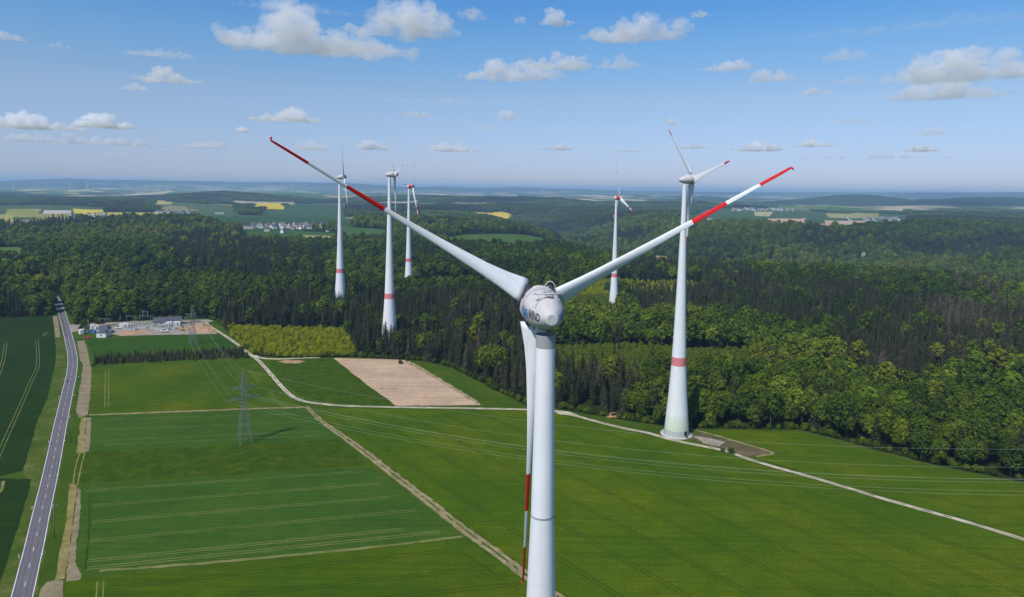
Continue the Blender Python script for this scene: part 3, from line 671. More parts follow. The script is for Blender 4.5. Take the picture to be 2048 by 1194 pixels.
def rider():
    me = bpy.data.meshes.new('person'); V = [(-.25, 0, .95), (-.15, 0, 1.2), (0, 0, 1.45), (.06, 0, 1.55), (.1, 0, 1.68), (.0, .2, 1.42), (.22, .28, 1.22), (.42, .3, 1.1), (.0, -.2, 1.42), (.22, -.28, 1.22), (.42, -.3, 1.1), (-.22, .13, .92), (.18, .2, .78), (-.05, .2, .38), (.1, .2, .3), (-.22, -.13, .92), (.18, -.2, .78), (-.05, -.2, .38), (.1, -.2, .3), (.12, 0, 1.8)]
    E = [(0, 1), (1, 2), (2, 3), (3, 4), (4, 19), (2, 5), (5, 6), (6, 7), (2, 8), (8, 9), (9, 10), (0, 11), (11, 12), (12, 13), (13, 14), (0, 15), (15, 16), (16, 17), (17, 18)]
    R = [.15, .16, .17, .06, .12, .08, .055, .04, .08, .055, .04, .11, .08, .055, .05, .11, .08, .055, .05, .1]
    me.from_pydata(V, E, []); o = bpy.data.objects.new('person', me); col.objects.link(o)
    sk = o.modifiers.new('skin', 'SKIN'); ss = o.modifiers.new('sub', 'SUBSURF'); ss.levels = ss.render_levels = 1
    me.attributes.new('dummy', 'FLOAT', 'POINT') if False else None
    if not me.skin_vertices: me.skin_vertices.new() if hasattr(me.skin_vertices, 'new') else None
    for sv in me.skin_vertices:
        for i, d in enumerate(sv.data): d.radius = (R[i], R[i]); d.use_root = (i == 0)
    bpy.context.view_layer.update()
    m2 = bpy.data.meshes.new_from_object(o.evaluated_get(bpy.context.evaluated_depsgraph_get()))
    o.modifiers.clear()
    if len(m2.polygons) > 10: o.data = m2
    else:
        q = MB()
        for a, b in E: q.tube([V[a], V[b]], [R[a], R[b]], 8)
        o.data = q.mesh('person', MAT['cloth'])
    o.data.materials.clear(); o.data.materials.append(MAT['cloth'])
    return o
o = rider(); o.location = (g[0], g[1], .115); o.rotation_euler[2] = rz; tag(o, 'rider in dark clothing sitting on the motorcycle, both hands on the bar', 'person')

# ------------------------------------------------------------------ wind turbines
def blade_mesh(name, R, bands, feathered=False):
    """root at r = 2.4; along +Z, motion +X, upwind +Y"""
    if feathered:
        st = [(2.75, 4.6, 1.5, 18), (3.6, 4.7, 1.35, 18), (6, 4.4, 1.1, 17), (9, 3.8, .85, 16), (13, 3.2, .65, 15), (17, 2.75, .5, 14), (22, 2.3, .38, 12), (28, 1.9, .28, 11), (34, 1.5, .2, 10), (38.6, 1.15, .14, 9), (40.1, .9, .11, 8), (40.75, .7, .09, 8)]
    else:
        st = [(2.75, 3.9, 1.35, -36), (3.6, 3.6, 1.2, -34), (6, 2.6, .95, -28), (9, 1.85, .70, -18), (13, 1.38, .50, -5), (16, 1.12, .38, 6), (20, .90, .26, 18), (24.5, .74, .17, 27), (30, .60, .12, 33), (35, .51, .10, 36), (38.6, .46, .09, 37), (40.1, .40, .08, 37), (40.75, .32, .06, 37)]
    k = R / 41.0
    cuts = sorted({b for bb in bands for b in bb if b < .985})
    rs = sorted([s[0] for s in st] + [c * 41 for c in cuts])
    A = np.array(st); rings = []; mats = []
    for r in rs:
        ch = np.interp(r, A[:, 0], A[:, 1]); th = np.interp(r, A[:, 0], A[:, 2]); tw = math.radians(np.interp(r, A[:, 0], A[:, 3]))
        ring = []
        n = 18
        for i in range(n):
            w = 2 * PI * i / n
            xc = .5 + .5 * math.cos(w)              # 1 trailing, 0 leading
            e = math.sin(w)
            blunt = np.interp(r, [2.75, 4, 8], [.55, .35, .1])
            shape = blunt * abs(e) + (1 - blunt) * 1.9 * math.sqrt(max(xc, 0)) * (1 - xc) * 1.35
            y = math.copysign(shape, e) * th / 2 + (1 - blunt) * .03 * ch * math.sin(PI * xc) * -1
            x = (.32 - xc) * ch                       # leading edge towards +X
            X = x * math.cos(tw) - y * math.sin(tw); Y = x * math.sin(tw) + y * math.cos(tw)
            ring.append((X * k, Y * k, r * k))
        rings.append(ring)
    for i in range(len(rs) - 1):
        f_ = (rs[i] + rs[i + 1]) / 2 / 41
        mats.append(1 if any(a <= f_ <= b for a, b in bands) else 0)
    # swept back tip fin
    for sx, z, c_, th in ((-.16, 40.96, .30, .06), (-.38, 41.02, .2, .04), (-.55, 41.02, .07, .02)):
        ring = []
        for i in range(18):
            w = 2 * PI * i / 18
            ring.append(((sx + .04 * math.cos(w)) * k, (.5 * th * math.sin(w) - .06 * abs(sx)) * k, (z + c_ * .5 * math.cos(w) - .15) * k))
        rings.append(ring); mats.append(1 if bands and bands[-1][1] > .98 else 0)
    mb = MB(); mb.loft(rings, mats)
    return mb.mesh(name, [MAT['blade'], MAT['red']])
BL2 = blade_mesh('blade', 41, [(.595, .73), (.865, 1.1)])
BL1 = blade_mesh('blade', 41, [(.875, 1.1)], True)
BL48 = blade_mesh('blade', 46, [(.66, .77), (.89, 1.1)], True)
TOWER_PROF = [(0, 1.22), (12, 1.33), (27, 1.56), (38, 1.93), (60, 2.55), (85, 3.35), (108, 4.25), (127, 5.45), (145, 6.95), (150, 7.25), (170, 8)]
def tower_r(below): return float(np.interp(below, [p[0] for p in TOWER_PROF], [p[1] for p in TOWER_PROF]))
def wind_turbine(label, base, hub_z, yaw, tilt, phase, blade, overhang=4.6, near=False, band=True, red_nacelle=False, foot=False, steel=None, R=41):
    """yaw from +Y towards -X of the direction the rotor faces"""
    t = empty('wind_turbine', base)
    tag(t, label, 'wind turbine', 'wind turbines of the wood')
    H0 = hub_z - base[2]
    zt = H0 - 2.75
    z_split = H0 - steel if steel else zt
    zs = list(np.linspace(0, z_split, 26))
    mb = MB(); mb.lathe([(z, tower_r(H0 - z)) for z in zs], 40)
    mb.build('tower', MAT['tower'], t)
    if steel:
        mb = MB(); mb.lathe([(z_split - .12, tower_r(steel) + .035), (z_split + .12, tower_r(steel) + .035)], 40); mb.build('flange', MAT['seam'], t)
        mb = MB(); mb.lathe([(z, tower_r(H0 - z) - .01) for z in np.linspace(z_split, zt - 1.7, 10)], 40); mb.build('steel_section', MAT['steel_tower'], t)
        mb = MB(); mb.lathe([(zt - 1.7, 1.27), (zt, 1.30)], 40); mb.build('yaw_collar', MAT['seam'], t)
    if band:
        mb = MB(); b0, b1 = 41.5, 46.5
        mb.lathe([(z, tower_r(H0 - z) + .03) for z in np.linspace(b0, b1, 4)], 40); mb.build('warning_band', MAT['band'], t)
    if foot:
        mb = MB(); mb.lathe([(0, 9.3), (.35, 9.3), (.36, 7.3)], 40); mb.build('foundation', MAT['concrete'], t)
        a = math.radians(-58); r = tower_r(H0 - 2) + .02
        d = MB(); d.box((r * math.cos(a), r * math.sin(a), 2.4), (.3, 1.5, 2.6), 0, a); d.build('door', MAT['black'], t)
        s = MB()
        for k in range(5): s.box(((r + .5 + .35 * k) * math.cos(a), (r + .5 + .35 * k) * math.sin(a), 1.1 - .2 * k), (.4, 1.2, .12), 0, a)
        for k in (-.6, .6): s.tube([((r + .3) * math.cos(a) - k * math.sin(a), (r + .3) * math.sin(a) + k * math.cos(a), 2.2), ((r + 2) * math.cos(a) - k * math.sin(a), (r + 2) * math.sin(a) + k * math.cos(a), 1.2)], .05)
        s.build('stairs', MAT['black'], t)
    # nacelle frame: local X = axis towards the rotor
    nac = empty('nacelle', (0, 0, H0)); nac.parent = t
    ax = Vector((-math.sin(yaw) * math.cos(tilt), math.cos(yaw) * math.cos(tilt), math.sin(tilt)))
    side = Vector((math.cos(yaw), math.sin(yaw), 0)); up = side.cross(ax)
    # columns: X=ax, Y=-side (so that X x Y = Z), Z=up
    m3 = Matrix((ax, -side, up)).transposed()
    nac.matrix_local = Matrix.Translation((0, 0, H0)) @ m3.to_4x4()
    s = R / 41.0
    prof = [(-3.6, .86), (-3.3, .97), (-2.6, 1.36), (-1.7, 1.80), (-.6, 2.22), (.6, 2.50), (1.7, 2.64), (2.6, 2.66)]
    def axl(pr, n=48, cap0=False, cap1=False, mats=None, q=None):
        q = q or MB()
        rings = [[(a, r * math.cos(2 * PI * k / n), r * math.sin(2 * PI * k / n)) for k in range(n)] for a, r in pr]
        return q.loft(rings, mats, True, cap0, cap1)
    fine = [(a, r) for a, r in zip(np.linspace(-3.6, 2.6, 24), np.interp(np.linspace(-3.6, 2.6, 24), [p_[0] for p_ in prof], [p_[1] for p_ in prof]))]
    axl(fine).build('housing', MAT['nacelle'], nac)
    axl([(-3.66, .02), (-3.72, .6), (-3.70, .80), (-3.6, .86), (-3.5, .89)], cap0=True).build('tail_cap', MAT['nacelle_tail'], nac)
    axl([(2.6, 2.60), (2.66, 2.60)]).build('seam', MAT['seam'], nac)
    axl([(2.67, 2.68), (3.2, 2.70), (3.9, 2.66), (3.95, 2.4)]).build('generator_ring', MAT['band'] if red_nacelle else MAT['nacelle'], nac)
    if red_nacelle:
        axl([(-.6, 2.27), (.6, 2.55), (1.7, 2.69), (2.5, 2.71)]).build('warning_band', MAT['red'], nac)
    NM = Matrix.Translation((0, 0, H0)) @ m3.to_4x4()
    hub = empty('hub', (0, 0, 0)); hub.parent = t; hub.matrix_local = NM @ Matrix.Translation((overhang + .4, 0, 0))
    a0 = overhang + .4
    axl([(3.9 - a0, 2.5), (4.0 - a0, 2.72), (5.0 - a0, 2.7), (6.2 - a0, 2.35), (7.4 - a0, 1.6), (8.2 - a0, .8), (8.5 - a0, .1)], cap1=True).build('spinner', MAT['nacelle'], hub)
    for k in range(3):
        a = phase + k * 2 * PI / 3
        b = bpy.data.objects.new('blade', blade); col.objects.link(b); b.parent = t
        # radial dir in (up, side) plane ; motion is anticlockwise seen from behind
        rad = Vector((0, -math.sin(a), math.cos(a)))
        mot = Vector((0, math.cos(a), math.sin(a)))     # decreasing angle
        axd = Vector((1, 0, 0))
        # blade axes: X motion, Y upwind, Z radial
        mm = Matrix((mot, axd, rad)).transposed()
        if mm.determinant() < 0: mm = Matrix((mot, axd, rad)).transposed()
        b.matrix_local = NM @ Matrix.Translation((overhang + .4, 0, 0)) @ mm.to_4x4()
        if near:
            q = MB(); n = 24
            rr = [[((r_ * math.cos(w)) * 1.0, r_ * .62 * math.sin(w), z_) for w in [2 * PI * i / n for i in range(n)]] for z_, r_ in ((2.0, 1.75), (2.5, 1.75), (2.85, 1.6))]
            q.loft(rr).build('root_collar', MAT['dark'], b)
    # roof gear
    g = MB()
    zr = 2.42
    if near:
        g.tube([(-.9, 2.05, zr + .3), (-.9, -2.05, zr + .3)], .10, 8)
        for y in (-1.2, -.4, .4, 1.2): g.tube([(-.9, y, 2.1 - .12 * abs(y)), (-.9, y, zr + .35)], .04)
        g.tube([(-.7, 0, 2.3), (-.7, 0, zr + 1.3)], .05); g.tube([(-.3, .2, 2.4), (-.3, .2, zr + 1.0)], .05)
        g.tube([(.2, -.6, 2.5), (.2, -.6, zr + .7), (-.7, 0, zr + .6)], .045)
        g.tube([(.4, .8 * math.cos(w) - .5, 2.4 + 1.7 * max(0, math.sin(w)) ** .8) for w in np.linspace(0, PI, 14)], .075)
        g.tube([(-.9, -1.75, zr + .35), (-.9, -1.75, zr + .6)], .05); g.box((-.9, 1.75, zr + .35), (.3, .3, .22))
        g.box((-.5, -.2, zr + .15), (.9, .7, .35)); g.box((.5, -.4, zr + .35), (.5, .5, .5))
        g.tube([(-1.5, 1.9, 1.2), (-1.1, 1.4, 1.78), (-.9, .7, 2.2)], .05); g.tube([(-1.2, -1.5, 1.6), (-.9, -.9, 2.1)], .04)
        g.tube([(.9, 1.2, 2.4), (.7, .4, 2.62), (.7, -.5, 2.62)], .05)
    else:
        g.tube([(-.8, 1.0, zr + .3), (-.8, -1.0, zr + .3)], .09); g.tube([(-.8, 0, 2.1), (-.8, 0, zr + .9)], .08); g.box((-.2, -.3, zr + .1), (.9, .8, .7))
    g.build('roof_rail', MAT['nacelle_tail'] if near else MAT['white'], nac)
    return t, nac, prof
t1, nac1, prof1 = wind_turbine('nearest tall white turbine seen from behind with red banded blades and lettered nacelle', (4.55, 87.5, 0), 127.0, math.radians(9), math.radians(3), math.radians(61.6), BL2, near=True, band=True, steel=27)
# lettering wrapped on the housing
def lettering(name, txt, mat, a0, width, height, side_sign, ang0):
    cu = bpy.data.curves.new(name, 'FONT'); cu.body = txt; cu.size = 1; cu.offset = .018; cu.shear = .12; cu.resolution_u = 3
    ob = bpy.data.objects.new(name, cu); col.objects.link(ob)
    bpy.context.view_layer.update()
    me = bpy.data.meshes.new_from_object(ob.evaluated_get(bpy.context.evaluated_depsgraph_get()))
    bpy.data.objects.remove(ob)
    bm = bmesh.new(); bm.from_mesh(me)
    bmesh.ops.triangulate(bm, faces=bm.faces[:])
    bmesh.ops.subdivide_edges(bm, edges=[e for e in bm.edges if e.calc_length() > .12], cuts=3, use_grid_fill=True)
    xs = [v.co.x for v in bm.verts]; ys = [v.co.y for v in bm.verts]; x0, x1, y0, y1 = min(xs), max(xs), min(ys), max(ys)
    for v in bm.verts:
        u = (v.co.x - x0) / (x1 - x0); w = (v.co.y - y0) / (y1 - y0) - .5
        a = a0 + u * width
        r = float(np.interp(a, [p_[0] for p_ in prof1], [p_[1] for p_ in prof1])) + .03
        phi = ang0 + w * height / 2.4
        v.co = Vector((a, side_sign * r * math.cos(phi), r * math.sin(phi)))
    bm.normal_update(); bm.to_mesh(me); bm.free()
    me.materials.clear(); me.materials.append(mat)
    o = bpy.data.objects.new(name, me); col.objects.link(o); o.parent = nac1
    return o
# on the side facing +Y local (the photo's left) the text runs from the rotor end to the tail
lettering('lettering', 'HÖHEN', MAT['blue'], 2.5, -2.5, 1.5, 1, -.02)
lettering('lettering', 'WIND', MAT['black'], -.12, -2.5, 1.5, 1, -.02)
lettering('lettering', 'HÖHEN', MAT['blue'], -2.6, 2.5, 1.5, -1, -.02)
lettering('lettering', 'WIND', MAT['black'], .02, 2.4, 1.5, -1, -.02)
q = MB(); q.box((-.2, 1.55, -1.95), (.5, .1, .35)); q.build('vent', MAT['black'], nac1)

wind_turbine('tall white turbine rising from its concrete foundation beside the gravel road and the worn plot', (98.7, 393.2, 0), 149.7, math.radians(-76.8), math.radians(5), math.radians(317.3), BL1, foot=True)
wind_turbine('white turbine at the wood edge behind the bare brown field, grey nacelle', (-111.4, 618.2, 0), 154.3, math.radians(-70), math.radians(5), math.radians(319.6), BL1)
wind_turbine('white turbine behind the spruces, the one with a blade pointing straight up and grey nacelle', (-202.4, 800.2, 0), 153.6, math.radians(-73.2), math.radians(5), math.radians(27.8), BL1)
pC = ray(824.5, 373.5) * 940 + CAM
wind_turbine('white turbine with red nacelle, farthest back, behind the grey-nacelled pair', (pC[0] - 4.4, pC[1] - 1.6, 0), pC[2], math.radians(-68), math.radians(5), math.radians(33.8), BL48, red_nacelle=True, R=43)
pD = ray(1240, 396) * 862 + CAM
wind_turbine('white turbine with red nacelle standing alone near the yellowish plantation', (pD[0] - 4.6, pD[1] - .3, H(pD[0] - 4.6, pD[1])), pD[2], math.radians(-80), math.radians(5), math.radians(350), BL48, red_nacelle=True, R=46)
TURBS = [(4.55, 87.5), (98.7, 393.2), (-111.4, 618.2), (-202.4, 800.2), (pC[0] - 4.4, pC[1] - 1.6), (pD[0] - 4.6, pD[1])]

# small turbines on the horizon
def far_turbine_mesh():
    mb = MB(); mb.lathe([(0, 3.0), (100, 1.6)], 8, cap1=True); mb.box((0, 0, 101), (6, 4, 4))
    for k in range(3):
        a = .4 + k * 2 * PI / 3
        mb.tube([(0, -2.5, 101), (22 * math.sin(a), -3, 101 + 22 * math.cos(a)), (48 * math.sin(a), -3, 101 + 48 * math.cos(a))], [1.4, 1.5, .4], 5)
    return mb.mesh('distant_turbine', MAT['white'])
FT = far_turbine_mesh()
for k, (x, y) in enumerate([(93, 377), (107, 378), (139, 377.5), (145, 376), (187, 376), (205, 375), (214, 375), (252, 376), (290, 375.5), (296, 376), (319, 376), (335, 376), (530, 379), (585, 380), (1085, 383), (27, 374), (70, 376), (175, 373)]):
    dist = 17000 + 1500 * math.sin(k * 2.1)
    d = ray(x, y); g = CAM + d * (dist / math.hypot(d[0], d[1]))
    o = bpy.data.objects.new('distant_turbine', FT); col.objects.link(o)
    o.location = (g[0], g[1], H(g[0], g[1]) - 1); o.rotation_euler[2] = .3 * math.sin(k * 1.7); o.scale = (1.25,) * 3
    tag(o, 'tiny white wind turbine on the hazy far plain near the horizon', 'distant wind turbine', 'distant turbines along the horizon')

# ------------------------------------------------------------------ lattice pylons and their wires
ARM_L, ARM_U = 8.8, 6.9
def pylon(label, base, rz, Hh=41.5):
    t = empty('lattice_pylon', base, rz); tag(t, label, 'pylon', 'power line pylons')
    k = Hh / 41.5
    w = lambda z: np.interp(z, [0, 4 * k, 24 * k, 31 * k, 35 * k, Hh], [3.4, 2.75, 1.35, 1.05, .75, .06])
    mb = MB()
    lv = [0, 5.5, 10, 14, 17.5, 20.5, 23, 25, 27, 29, 31, 33, 35, 37, 39, 41.5]; lv = [z * k for z in lv]
    C4 = [(-1, -1), (1, -1), (1, 1), (-1, 1)]
    for a, b in C4: mb.tube([(a * w(z), b * w(z), z) for z in lv], .115, 4, smooth=False)
    mb.build('leg_frame', MAT['galv'], t)
    br = MB()
    for z0, z1 in zip(lv[:-1], lv[1:]):
        for i in range(4):
            a, b = C4[i], C4[(i + 1) % 4]
            br.tube([(a[0] * w(z0), a[1] * w(z0), z0), (b[0] * w(z1), b[1] * w(z1), z1)], .06, 4, smooth=False, cap=False)
            br.tube([(b[0] * w(z0), b[1] * w(z0), z0), (a[0] * w(z1), a[1] * w(z1), z1)], .06, 4, smooth=False, cap=False)
            br.tube([(a[0] * w(z1), a[1] * w(z1), z1), (b[0] * w(z1), b[1] * w(z1), z1)], .05, 4, smooth=False, cap=False)
    br.build('bracing', MAT['galv'], t)
    for z, L in ((25 * k, ARM_L), (31 * k, ARM_U)):
        for s in (-1, 1):
            a = MB(); n = 6
            P = lambda i, y, zz: (s * (w(z) + (L - w(z)) * i / n), y * w(z) * (1 - i / n) , z + zz * (1 - i / n))
            for y, zz in ((-1, 0), (1, 0), (-1, 1.6), (1, 1.6)): a.tube([P(i, y, zz) for i in (0, n)], .10, 4, smooth=False)
            for i in range(n):
                a.tube([P(i, -1, 0), P(i + 1, 1, 0)], .06, 4, smooth=False, cap=False); a.tube([P(i, -1, 0), P(i + 1, -1, 1.6)], .06, 4, smooth=False, cap=False); a.tube([P(i, 1, 0), P(i + 1, 1, 1.6)], .06, 4, smooth=False, cap=False)
            a.build('cross_arm', MAT['galv'], t)
            for fr in ((1., .55) if L > 8 else (1.,)):
                q = MB(); q.tube([(s * L * fr, -1.7, z - .55), (s * L * fr, 0, z - .1), (s * L * fr, 1.7, z - .55)], .11, 5)
                q.build('insulator', MAT['black'], t)
    return t
PB1 = at(489, 885); PB2 = at(386, 689)
ROT1 = math.radians(38)
TH = -.2249
PB0 = PB1 + np.array([math.cos(TH), math.sin(TH), 0]) * 433.4
pylon('tall grey lattice pylon with two cross arms standing in the striped field', PB1, ROT1)
pylon('smaller grey lattice pylon in the green field in front of the substation', PB2, math.radians(50), 33)
pylon('grey lattice pylon standing past the edge of the big crop field', PB0, TH + PI / 2)
def wire_pt(base, rz, off, z): return np.array([base[0] + off * math.cos(rz), base[1] + off * math.sin(rz), z])
def wire(label, a, b, sag, r=.026):
    mb = MB(); n = 28
    mb.tube([a + (b - a) * i / n - np.array([0, 0, 4 * sag * (i / n) * (1 - i / n)]) for i in range(n + 1)], r, 4)
    tag(mb.build('power_line', MAT['wire']), label, 'power line', 'wires strung between the pylons')
names = {(-1, 1.): 'outer', (-1, .55): 'inner', (1, .55): 'inner', (1, 1.): 'outer'}
for z, L, fr in ((25, ARM_L, 1.), (25, ARM_L, .55), (31, ARM_U, 1.)):
    for s in (-1, 1):
        wh = ('lower arm, ' + ('outer' if fr == 1. else 'inner') if z == 25 else 'upper arm') + (', track side' if s > 0 else ', road side')
        a = wire_pt(PB1, ROT1, s * L * fr, z - .5)
        wire('pale wire over the big crop field from the near pylon: ' + wh, a, wire_pt(PB0, TH + PI / 2, s * L * fr, z - .5), 15.2)
        wire('thin wire between the near and the smaller pylon: ' + wh, a, wire_pt(PB2, math.radians(50), s * L * fr, (z - .5) * 33 / 41.5), 5.5, .024)
wire('earth wire over the big crop field from the near pylon tip', PB1 + np.array([0, 0, 41.3]), PB0 + np.array([0, 0, 41.3]), 15.4)
wire('earth wire between the tips of the near and the smaller pylon', PB1 + np.array([0, 0, 41.3]), PB2 + np.array([0, 0, 32.9]), 5, .024)
# ------------------------------------------------------------------ trees
class LeafMB(MB):
    """mesh of leaf clumps with a random value per face in the attribute 'leaf'"""
    def __init__(self): super().__init__(); self.leaf = []
    def clump(self, c, nrm, s, mat, val, rnd, droop=0.0):
        c = np.asarray(c, float); n = np.asarray(nrm, float); n = n / (np.linalg.norm(n) + 1e-9)
        a = np.cross(n, rnd.normal(size=3)); a /= np.linalg.norm(a) + 1e-9; b = np.cross(n, a)
        k = rnd.uniform(.7, 1.25, 4)
        vs = [c + s * (-a * k[0] - b * .3), c + s * (b * k[1] - a * .2), c + s * (a * k[2] + b * .3), c + s * (-b * k[3] + a * .2)]
        self.add(vs, [(0, 1, 2, 3)], mat); self.leaf += [val]
    def mesh(self, name, mats):
        me = super().mesh(name, mats)
        vals = self.leaf + [.5] * (len(me.polygons) - len(self.leaf))
        at_ = me.attributes.new('leaf', 'FLOAT', 'FACE'); at_.data.foreach_set('value', vals)
        return me
def crown_broad(seed, h=18., w=8.5, n_blob=13, per=62, base=.28, leaf=.75):
    r = np.random.default_rng(seed); mb = LeafMB()
    cz = h * (1 + base) / 2; rz = h * (1 - base) / 2
    blobs = []
    for i in range(n_blob):
        th = 2.4 * i + r.uniform(-.4, .4); v = (i + .5) / n_blob
        zz = 1 - 1.75 * v; q = math.sqrt(max(0, 1 - zz * zz)) * r.uniform(.62, .92)
        blobs.append((np.array([math.cos(th) * q * w * .42, math.sin(th) * q * w * .42, cz + zz * rz * .74]), w * r.uniform(.15, .31)))
    blobs.append((np.array([0, 0, cz]), w * .3))
    for c, R in blobs:
        tone = r.uniform(-.14, .14)
        for k in range(per):
            d = r.normal(size=3); d /= np.linalg.norm(d)
            if d[2] < -.45 and r.random() < .6: d[2] = -d[2]
            p = c + d * R * np.array([1, 1, .82]) * (r.uniform(.72, 1.12) if r.random() < .86 else r.uniform(1.1, 1.42))
            nn = d + r.normal(size=3) * .30 + np.array([0, 0, .25])
            mb.clump(p, nn, leaf * r.uniform(.6, 1.15) * (w / 8.5), 0, float(np.clip(.5 + tone + r.normal() * .2, 0, 1)), r)
    return mb
def trunk_broad(seed, h=18., w=8.5, pale=False, mb=None, mat=0):
    r = np.random.default_rng(seed + 500); mb = mb or MB()
    x, y = r.uniform(-.3, .3, 2)
    mb.tube([(0, 0, -.3), (x * .3, y * .3, h * .2), (x, y, h * .5), (x * .5, y, h * .8)], [.30, .24, .16, .05], 6, mat)
    for k in range(5):
        th = k * 1.3 + r.uniform(0, .6); z0 = h * r.uniform(.28, .55)
        mb.tube([(x * .6, y * .6, z0), (math.cos(th) * w * .2, math.sin(th) * w * .2, z0 + h * .12), (math.cos(th) * w * .36, math.sin(th) * w * .36, z0 + h * .24)], [.13, .08, .03], 5, mat)
    return mb
def crown_spruce(seed, h=22., w=5.6, lv=15, dens=11, base=.22, sparse=0.0):
    r = np.random.default_rng(seed); mb = LeafMB()
    for i in range(lv):
        t = i / (lv - 1); z = h * (base + (1 - base) * t)
        R = w * .5 * (1 - t) ** .8 * r.uniform(.82, 1.12) + .16
        n = max(4, int(dens * (1 - t * .6)))
        ph = r.uniform(0, 6)
        for k in range(n):
            if r.random() < sparse: continue
            th = ph + 2 * PI * k / n + r.uniform(-.25, .25); rr = R * r.uniform(.72, 1.15)
            ca, sa = math.cos(th), math.sin(th); wd = (.34 + .30 * rr) * r.uniform(.7, 1.1); dr = .30 * rr
            v = float(np.clip(.5 + r.normal() * .2, 0, 1))
            m_ = .55
            p0 = (ca * .1, sa * .1, z + .32); p1 = (ca * rr * m_ - sa * wd * .55, sa * rr * m_ + ca * wd * .55, z - dr * .35 - .1); p2_ = (ca * rr, sa * rr, z - dr + .12); p3 = (ca * rr * m_ + sa * wd * .55, sa * rr * m_ - ca * wd * .55, z - dr * .35 - .1)
            mb.add([p0, p1, p2_], [(0, 1, 2)], 0); mb.add([p0, p2_, p3], [(0, 1, 2)], 0); mb.leaf += [v, v * .9]
            if rr > .7:
                for _ in range(2):
                    q = r.uniform(.35, .95); mb.clump((ca * rr * q + r.normal() * .25, sa * rr * q + r.normal() * .25, z - dr * q - .22), (ca * .6, sa * .6, r.uniform(.1, 1)), .48 * r.uniform(.6, 1.2), 0, float(np.clip(v + r.normal() * .1, 0, 1)), r)
    return mb
def trunk_spruce(seed, h=22., mb=None, mat=0):
    mb = mb or MB(); mb.tube([(0, 0, -.3), (0, 0, h * .5), (0, 0, h * .97)], [.27, .17, .03], 6, mat); return mb
BROAD = [dict(seed=s, h=h, w=w, n_blob=nb, base=b) for s, h, w, nb, b in ((1, 18, 9.6, 14, .22), (2, 20, 9.0, 15, .28), (3, 16, 9.4, 12, .18), (4, 19, 10.4, 16, .25), (5, 17, 8.2, 12, .26), (6, 14, 8.4, 11, .12))]
SPRUCE = [dict(seed=s, h=h, w=w, lv=l, base=b, sparse=sp) for s, h, w, l, b, sp in ((11, 22, 8.4, 14, .16, 0), (12, 25, 7.2, 16, .28, .08), (13, 19, 9.0, 13, .08, 0), (14, 24, 6.2, 15, .42, .28))]
bc = [crown_broad(**{**b, 'per': 130, 'leaf': .52}).mesh('crown', MAT['leafB']) for b in BROAD]
bt = [trunk_broad(b['seed'], b['h'], b['w']).mesh('trunk', MAT['bark']) for b in BROAD]
sc_ = [crown_spruce(**b).mesh('crown', MAT['leafS']) for b in SPRUCE]
st_ = [trunk_spruce(b['seed'], b['h']).mesh('trunk', MAT['bark_pale']) for b in SPRUCE]
YS = [dict(seed=s, h=h, w=w, lv=9, base=.04, dens=9) for s, h, w in ((21, 6.5, 3.3), (22, 7.5, 3.4), (23, 5.5, 3.2))]
yc = [crown_spruce(**b).mesh('crown', MAT['leafS']) for b in YS]; yt = [trunk_spruce(b['seed'], b['h']).mesh('trunk', MAT['bark']) for b in YS]
BU = [dict(seed=31, h=4.2, w=4.6, n_blob=7, per=44, base=.02, leaf=.7), dict(seed=32, h=3.4, w=4.0, n_blob=6, per=44, base=.0, leaf=.7)]
uc = [crown_broad(**b).mesh('crown', MAT['leafB']) for b in BU]; ut = [trunk_broad(b['seed'], b['h'], b['w']).mesh('trunk', MAT['bark']) for b in BU]

# source meshes for the woodland mass (crown and trunk in one)
src = bpy.data.collections.new('woodland_sources')
def src_obj(name, mb, leafmat, bark):
    o = bpy.data.objects.new(name, mb.mesh(name, [leafmat, bark])); src.objects.link(o)
KIND = {}
def add_src(key, mb, lm, bk): KIND[key] = len(KIND); src_obj('%02d_%s' % (KIND[key], key), mb, lm, bk)
for i, b in enumerate(BROAD):
    q = crown_broad(**{**b, 'per': 64, 'leaf': .74}); trunk_broad(b['seed'], b['h'], b['w'], mb=q, mat=1); add_src('b%d' % i, q, MAT['leafB'], MAT['bark'])
for i, b in enumerate(SPRUCE):
    q = crown_spruce(**b); trunk_spruce(b['seed'], b['h'], q, 1); add_src('s%d' % i, q, MAT['leafS'], MAT['bark_pale'])
for i in range(2):
    q = crown_broad(41 + i, 6.5, 5.2, 9, 46, .0, .62); add_src('y%d' % i, q, MAT['leafB'], MAT['bark'])
# canopy groups for woods kilometres away
def canopy(seed, spruce):
    r = np.random.default_rng(seed); mb = LeafMB()
    for i in range(20):
        x, y = r.uniform(-19, 19, 2); h = r.uniform(14, 21)
        if spruce:
            n = 7; Rr = r.uniform(2.6, 3.6); h += 4
            vs = [(x, y, h)] + [(x + Rr * math.cos(2 * PI * k / n + x), y + Rr * math.sin(2 * PI * k / n + x), 3) for k in range(n)]
            mb.add(vs, [(0, k + 1, (k + 1) % n + 1) for k in range(n)], 0); mb.leaf += [float(v) for v in r.uniform(.2, .8, n)]
        else:
            for k in range(22):
                d = r.normal(size=3); d /= np.linalg.norm(d); d[2] = abs(d[2]) if r.random() < .8 else d[2]
                mb.clump((x + d[0] * 4.6, y + d[1] * 4.6, h - 5 + d[2] * 5), d + r.normal(size=3) * .3, 2.0, 0, float(r.uniform(.15, .85)), r)
    return mb
for i in range(2): add_src('cb%d' % i, canopy(51 + i, False), MAT['leafB'], MAT['bark'])
for i in range(2): add_src('cs%d' % i, canopy(61 + i, True), MAT['leafS'], MAT['bark'])

